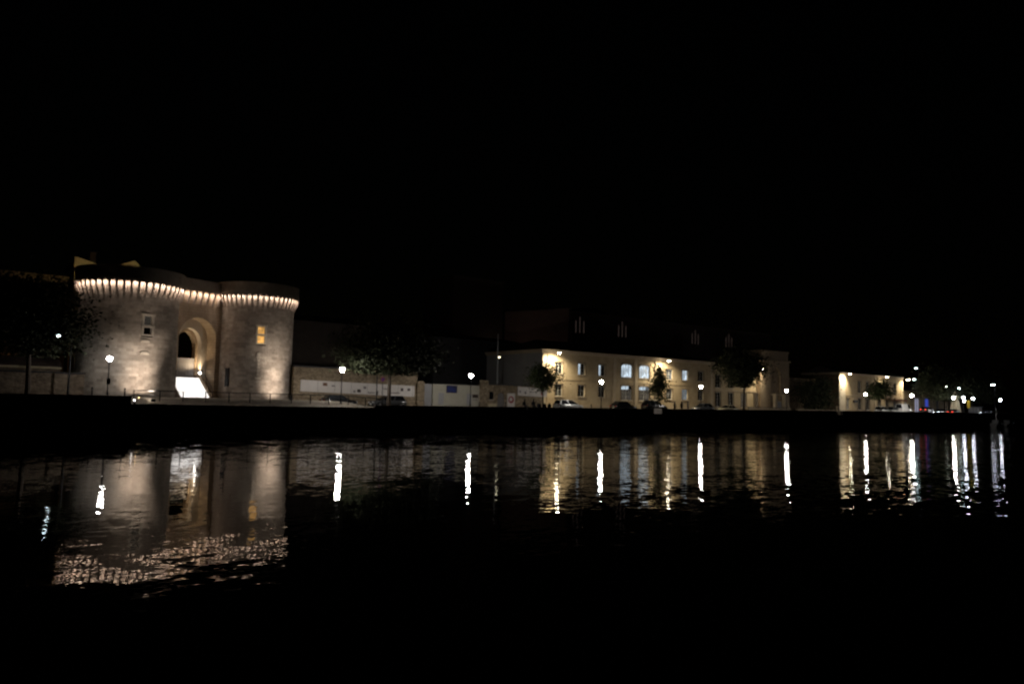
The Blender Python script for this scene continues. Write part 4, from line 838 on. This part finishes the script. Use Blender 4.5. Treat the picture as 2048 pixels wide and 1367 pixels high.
# ------------------------------------------------------------------ people
def person(label, x, y, z, rot, joints, mat_, group, s=1.0):
    t = thing('person', label, 'person', (x, y, z), rot, group)
    V, E, R = joints
    me = bpy.data.meshes.new('body'); me.from_pydata([tuple(c*s for c in v) for v in V], E, [])
    o = put('body', me, mat_, t, True); md = o.modifiers.new('Skin', 'SKIN'); md.use_smooth_shade = True
    for i, r in enumerate(R): me.skin_vertices[0].data[i].radius = (r*s, r*s)
    me.skin_vertices[0].data[0].use_root = True
    sb = o.modifiers.new('Subdivision', 'SUBSURF'); sb.levels = 1; sb.render_levels = 1
    hd = Vector(V[5])*s
    MB().lathe([(.001, .13), (.07, .11), (.105, .04), (.11, -.02), (.10, -.06)], 10).build('hair', M['hair'], t, True, loc=(hd.x, hd.y+.015, hd.z+.03))
    return t
def stand(rnd):
    a, l = rnd.uniform(-.06, .12), rnd.uniform(0, .1)
    V = [(0,0,.93),(0,0,1.15),(0,0,1.36),(0,.01,1.47),(0,0,1.56),(0,-.02,1.66),(.18,0,1.40),(.23,.02,1.13),(.22,-.08-a,.9),(.22,-.12-a,.8),(-.18,0,1.40),(-.24,.02,1.13),(-.21,-.10,.9),(-.2,-.15,.81),
         (.09,0,.88),(.1+l,-.02,.5),(.1+l,.02,.09),(.11+l,-.14,.04),(-.09,0,.88),(-.1,0,.5),(-.1,.03,.09),(-.11,-.13,.04)]
    E = [(0,1),(1,2),(2,3),(3,4),(4,5),(2,6),(6,7),(7,8),(8,9),(2,10),(10,11),(11,12),(12,13),(0,14),(14,15),(15,16),(16,17),(0,18),(18,19),(19,20),(20,21)]
    R = [.14,.13,.15,.055,.08,.095,.07,.05,.038,.035,.07,.05,.038,.035,.1,.065,.045,.04,.1,.065,.045,.04]
    return V, E, R
def sit(rnd):
    V = [(0,0,.12),(0,.03,.33),(0,0,.55),(0,-.01,.66),(0,-.03,.74),(0,-.06,.84),(.18,0,.58),(.24,.0,.32),(.18,-.22,.2),(.14,-.3,.18),(-.18,0,.58),(-.25,.06,.32),(-.27,.1,.08),(-.28,.08,.03),
         (.1,-.08,.1),(.12,-.46,.12),(.12,-.5,-.3),(.12,-.62,-.36),(-.1,-.08,.1),(-.12,-.46,.12),(-.12,-.48,-.3),(-.12,-.6,-.36)]
    return V, stand(rnd)[1], stand(rnd)[2]
rp = random.Random(5)
person('person sitting on the quay edge, left one of the seated pair', 67.0, YE+.15, 2.93, .2, sit(rp), M['cloth'], 'people sitting on the quay edge', 1.15)
person('person sitting on the quay edge, right one of the seated pair', 68.6, YE+.15, 2.94, -.3, sit(rp), M['cloth'], 'people sitting on the quay edge', 1.15)
for (dx, lab) in ((1.5, 'low dark bag beside the right seated person'), (2.5, 'dark rucksack on the quay edge left of the young tree'), (3.4, 'second dark rucksack at the foot of the young tree')):
    t = thing('bag', lab, 'bag', (68.2+dx, YE+.2, 2.95), dx, 'bags on the quay edge')
    MB().prism([(-.25, 0), (.25, 0), (.28, .25), (.18, .5), (-.15, .52), (-.28, .25)], -.15, .15).build('body', M['cloth'], t); MB().tube([(-.1, 0, .5), (-.06, 0, .6), (.06, 0, .6), (.1, 0, .5)], .02, 5).build('strap', M['cloth2'], t)
for i, (x, y, lab) in enumerate(((103.2, 88.9, 'person in dark clothes standing right of the slender tree, first of the group'), (104.0, 89.5, 'person in dark clothes, second of the standing group'), (104.8, 88.7, 'person in dark clothes in the middle of the standing group'), (105.7, 89.3, 'person in dark clothes, fourth of the standing group'), (106.6, 88.8, 'person in dark clothes at the right end of the standing group'))):
    person(lab, x, y, 2.5, rp.uniform(-1.2, 1.2), stand(rp), M['cloth'] if i % 2 else M['cloth2'], 'people standing on the quay', rp.uniform(.98, 1.06))
# ------------------------------------------------------------------ boats
def boat(label, x, y, rot, Lb, cab):
    t = thing('moored_boat', label, 'boat', (x, y, 0), rot, 'boats moored at the far quay')
    S = [(-Lb/2, .9, .95), (-Lb*.2, 1.15, .95), (Lb*.15, 1.1, 1.05), (Lb*.38, .65, 1.2), (Lb/2, .04, 1.35)]; mb = MB()
    for (xx, w_, h_) in S: mb.v += [(xx, -w_*.55, -.25), (xx, -w_, h_), (xx, w_, h_), (xx, w_*.55, -.25)]
    for i in range(len(S)-1):
        for q in range(4): mb.f.append((i*4+q, (i+1)*4+q, (i+1)*4+(q+1) % 4, i*4+(q+1) % 4))
    mb.f += [(0, 1, 2, 3), (19, 18, 17, 16)]; mb.build('hull', M['hull'], t)
    MB().prism([(-Lb*.2, 1.0), (Lb*.18, 1.08), (Lb*.06, 1.9), (-Lb*.18, 1.9)], -.75, .75).build('cabin', M['hull'], t)
    MB().prism([(-Lb*.15, 1.35), (Lb*.07, 1.35), (Lb*.03, 1.7), (-Lb*.14, 1.7)], -.762, -.752).build('cabin_window', M['glass'], t)
    if cab: MB().tube([(0, 0, 1.9), (0, 0, 5.0)], [.05, .03], 6).build('mast', M['rim'], t)
    MB().tube([(Lb*.45, 0, 1.3), (Lb*.45, 0, 1.8), (Lb*.2, -.8, 1.7), (Lb*.2, -.8, 1.05)], .02, 5).build('bow_rail', M['rim'], t)
boat('small cabin boat with a thin mast moored at the far right quay', 217.5, 82.0, .1, 5.2, True)
boat('smaller boat without a mast moored beyond the masted boat', 226.0, 82.4, -.08, 4.4, False)
t = thing('concrete_barrier', 'pale low barrier on the far quay edge near the headlights', 'barrier', (222.0, YE+.2, 3.6))
MB().box(0, 14, .03, .25, .0, .5).build('wall', M['white'], t); MB().box(3, 3.3, -.02, .02, -.9, .6).build('post', M['white'], t)
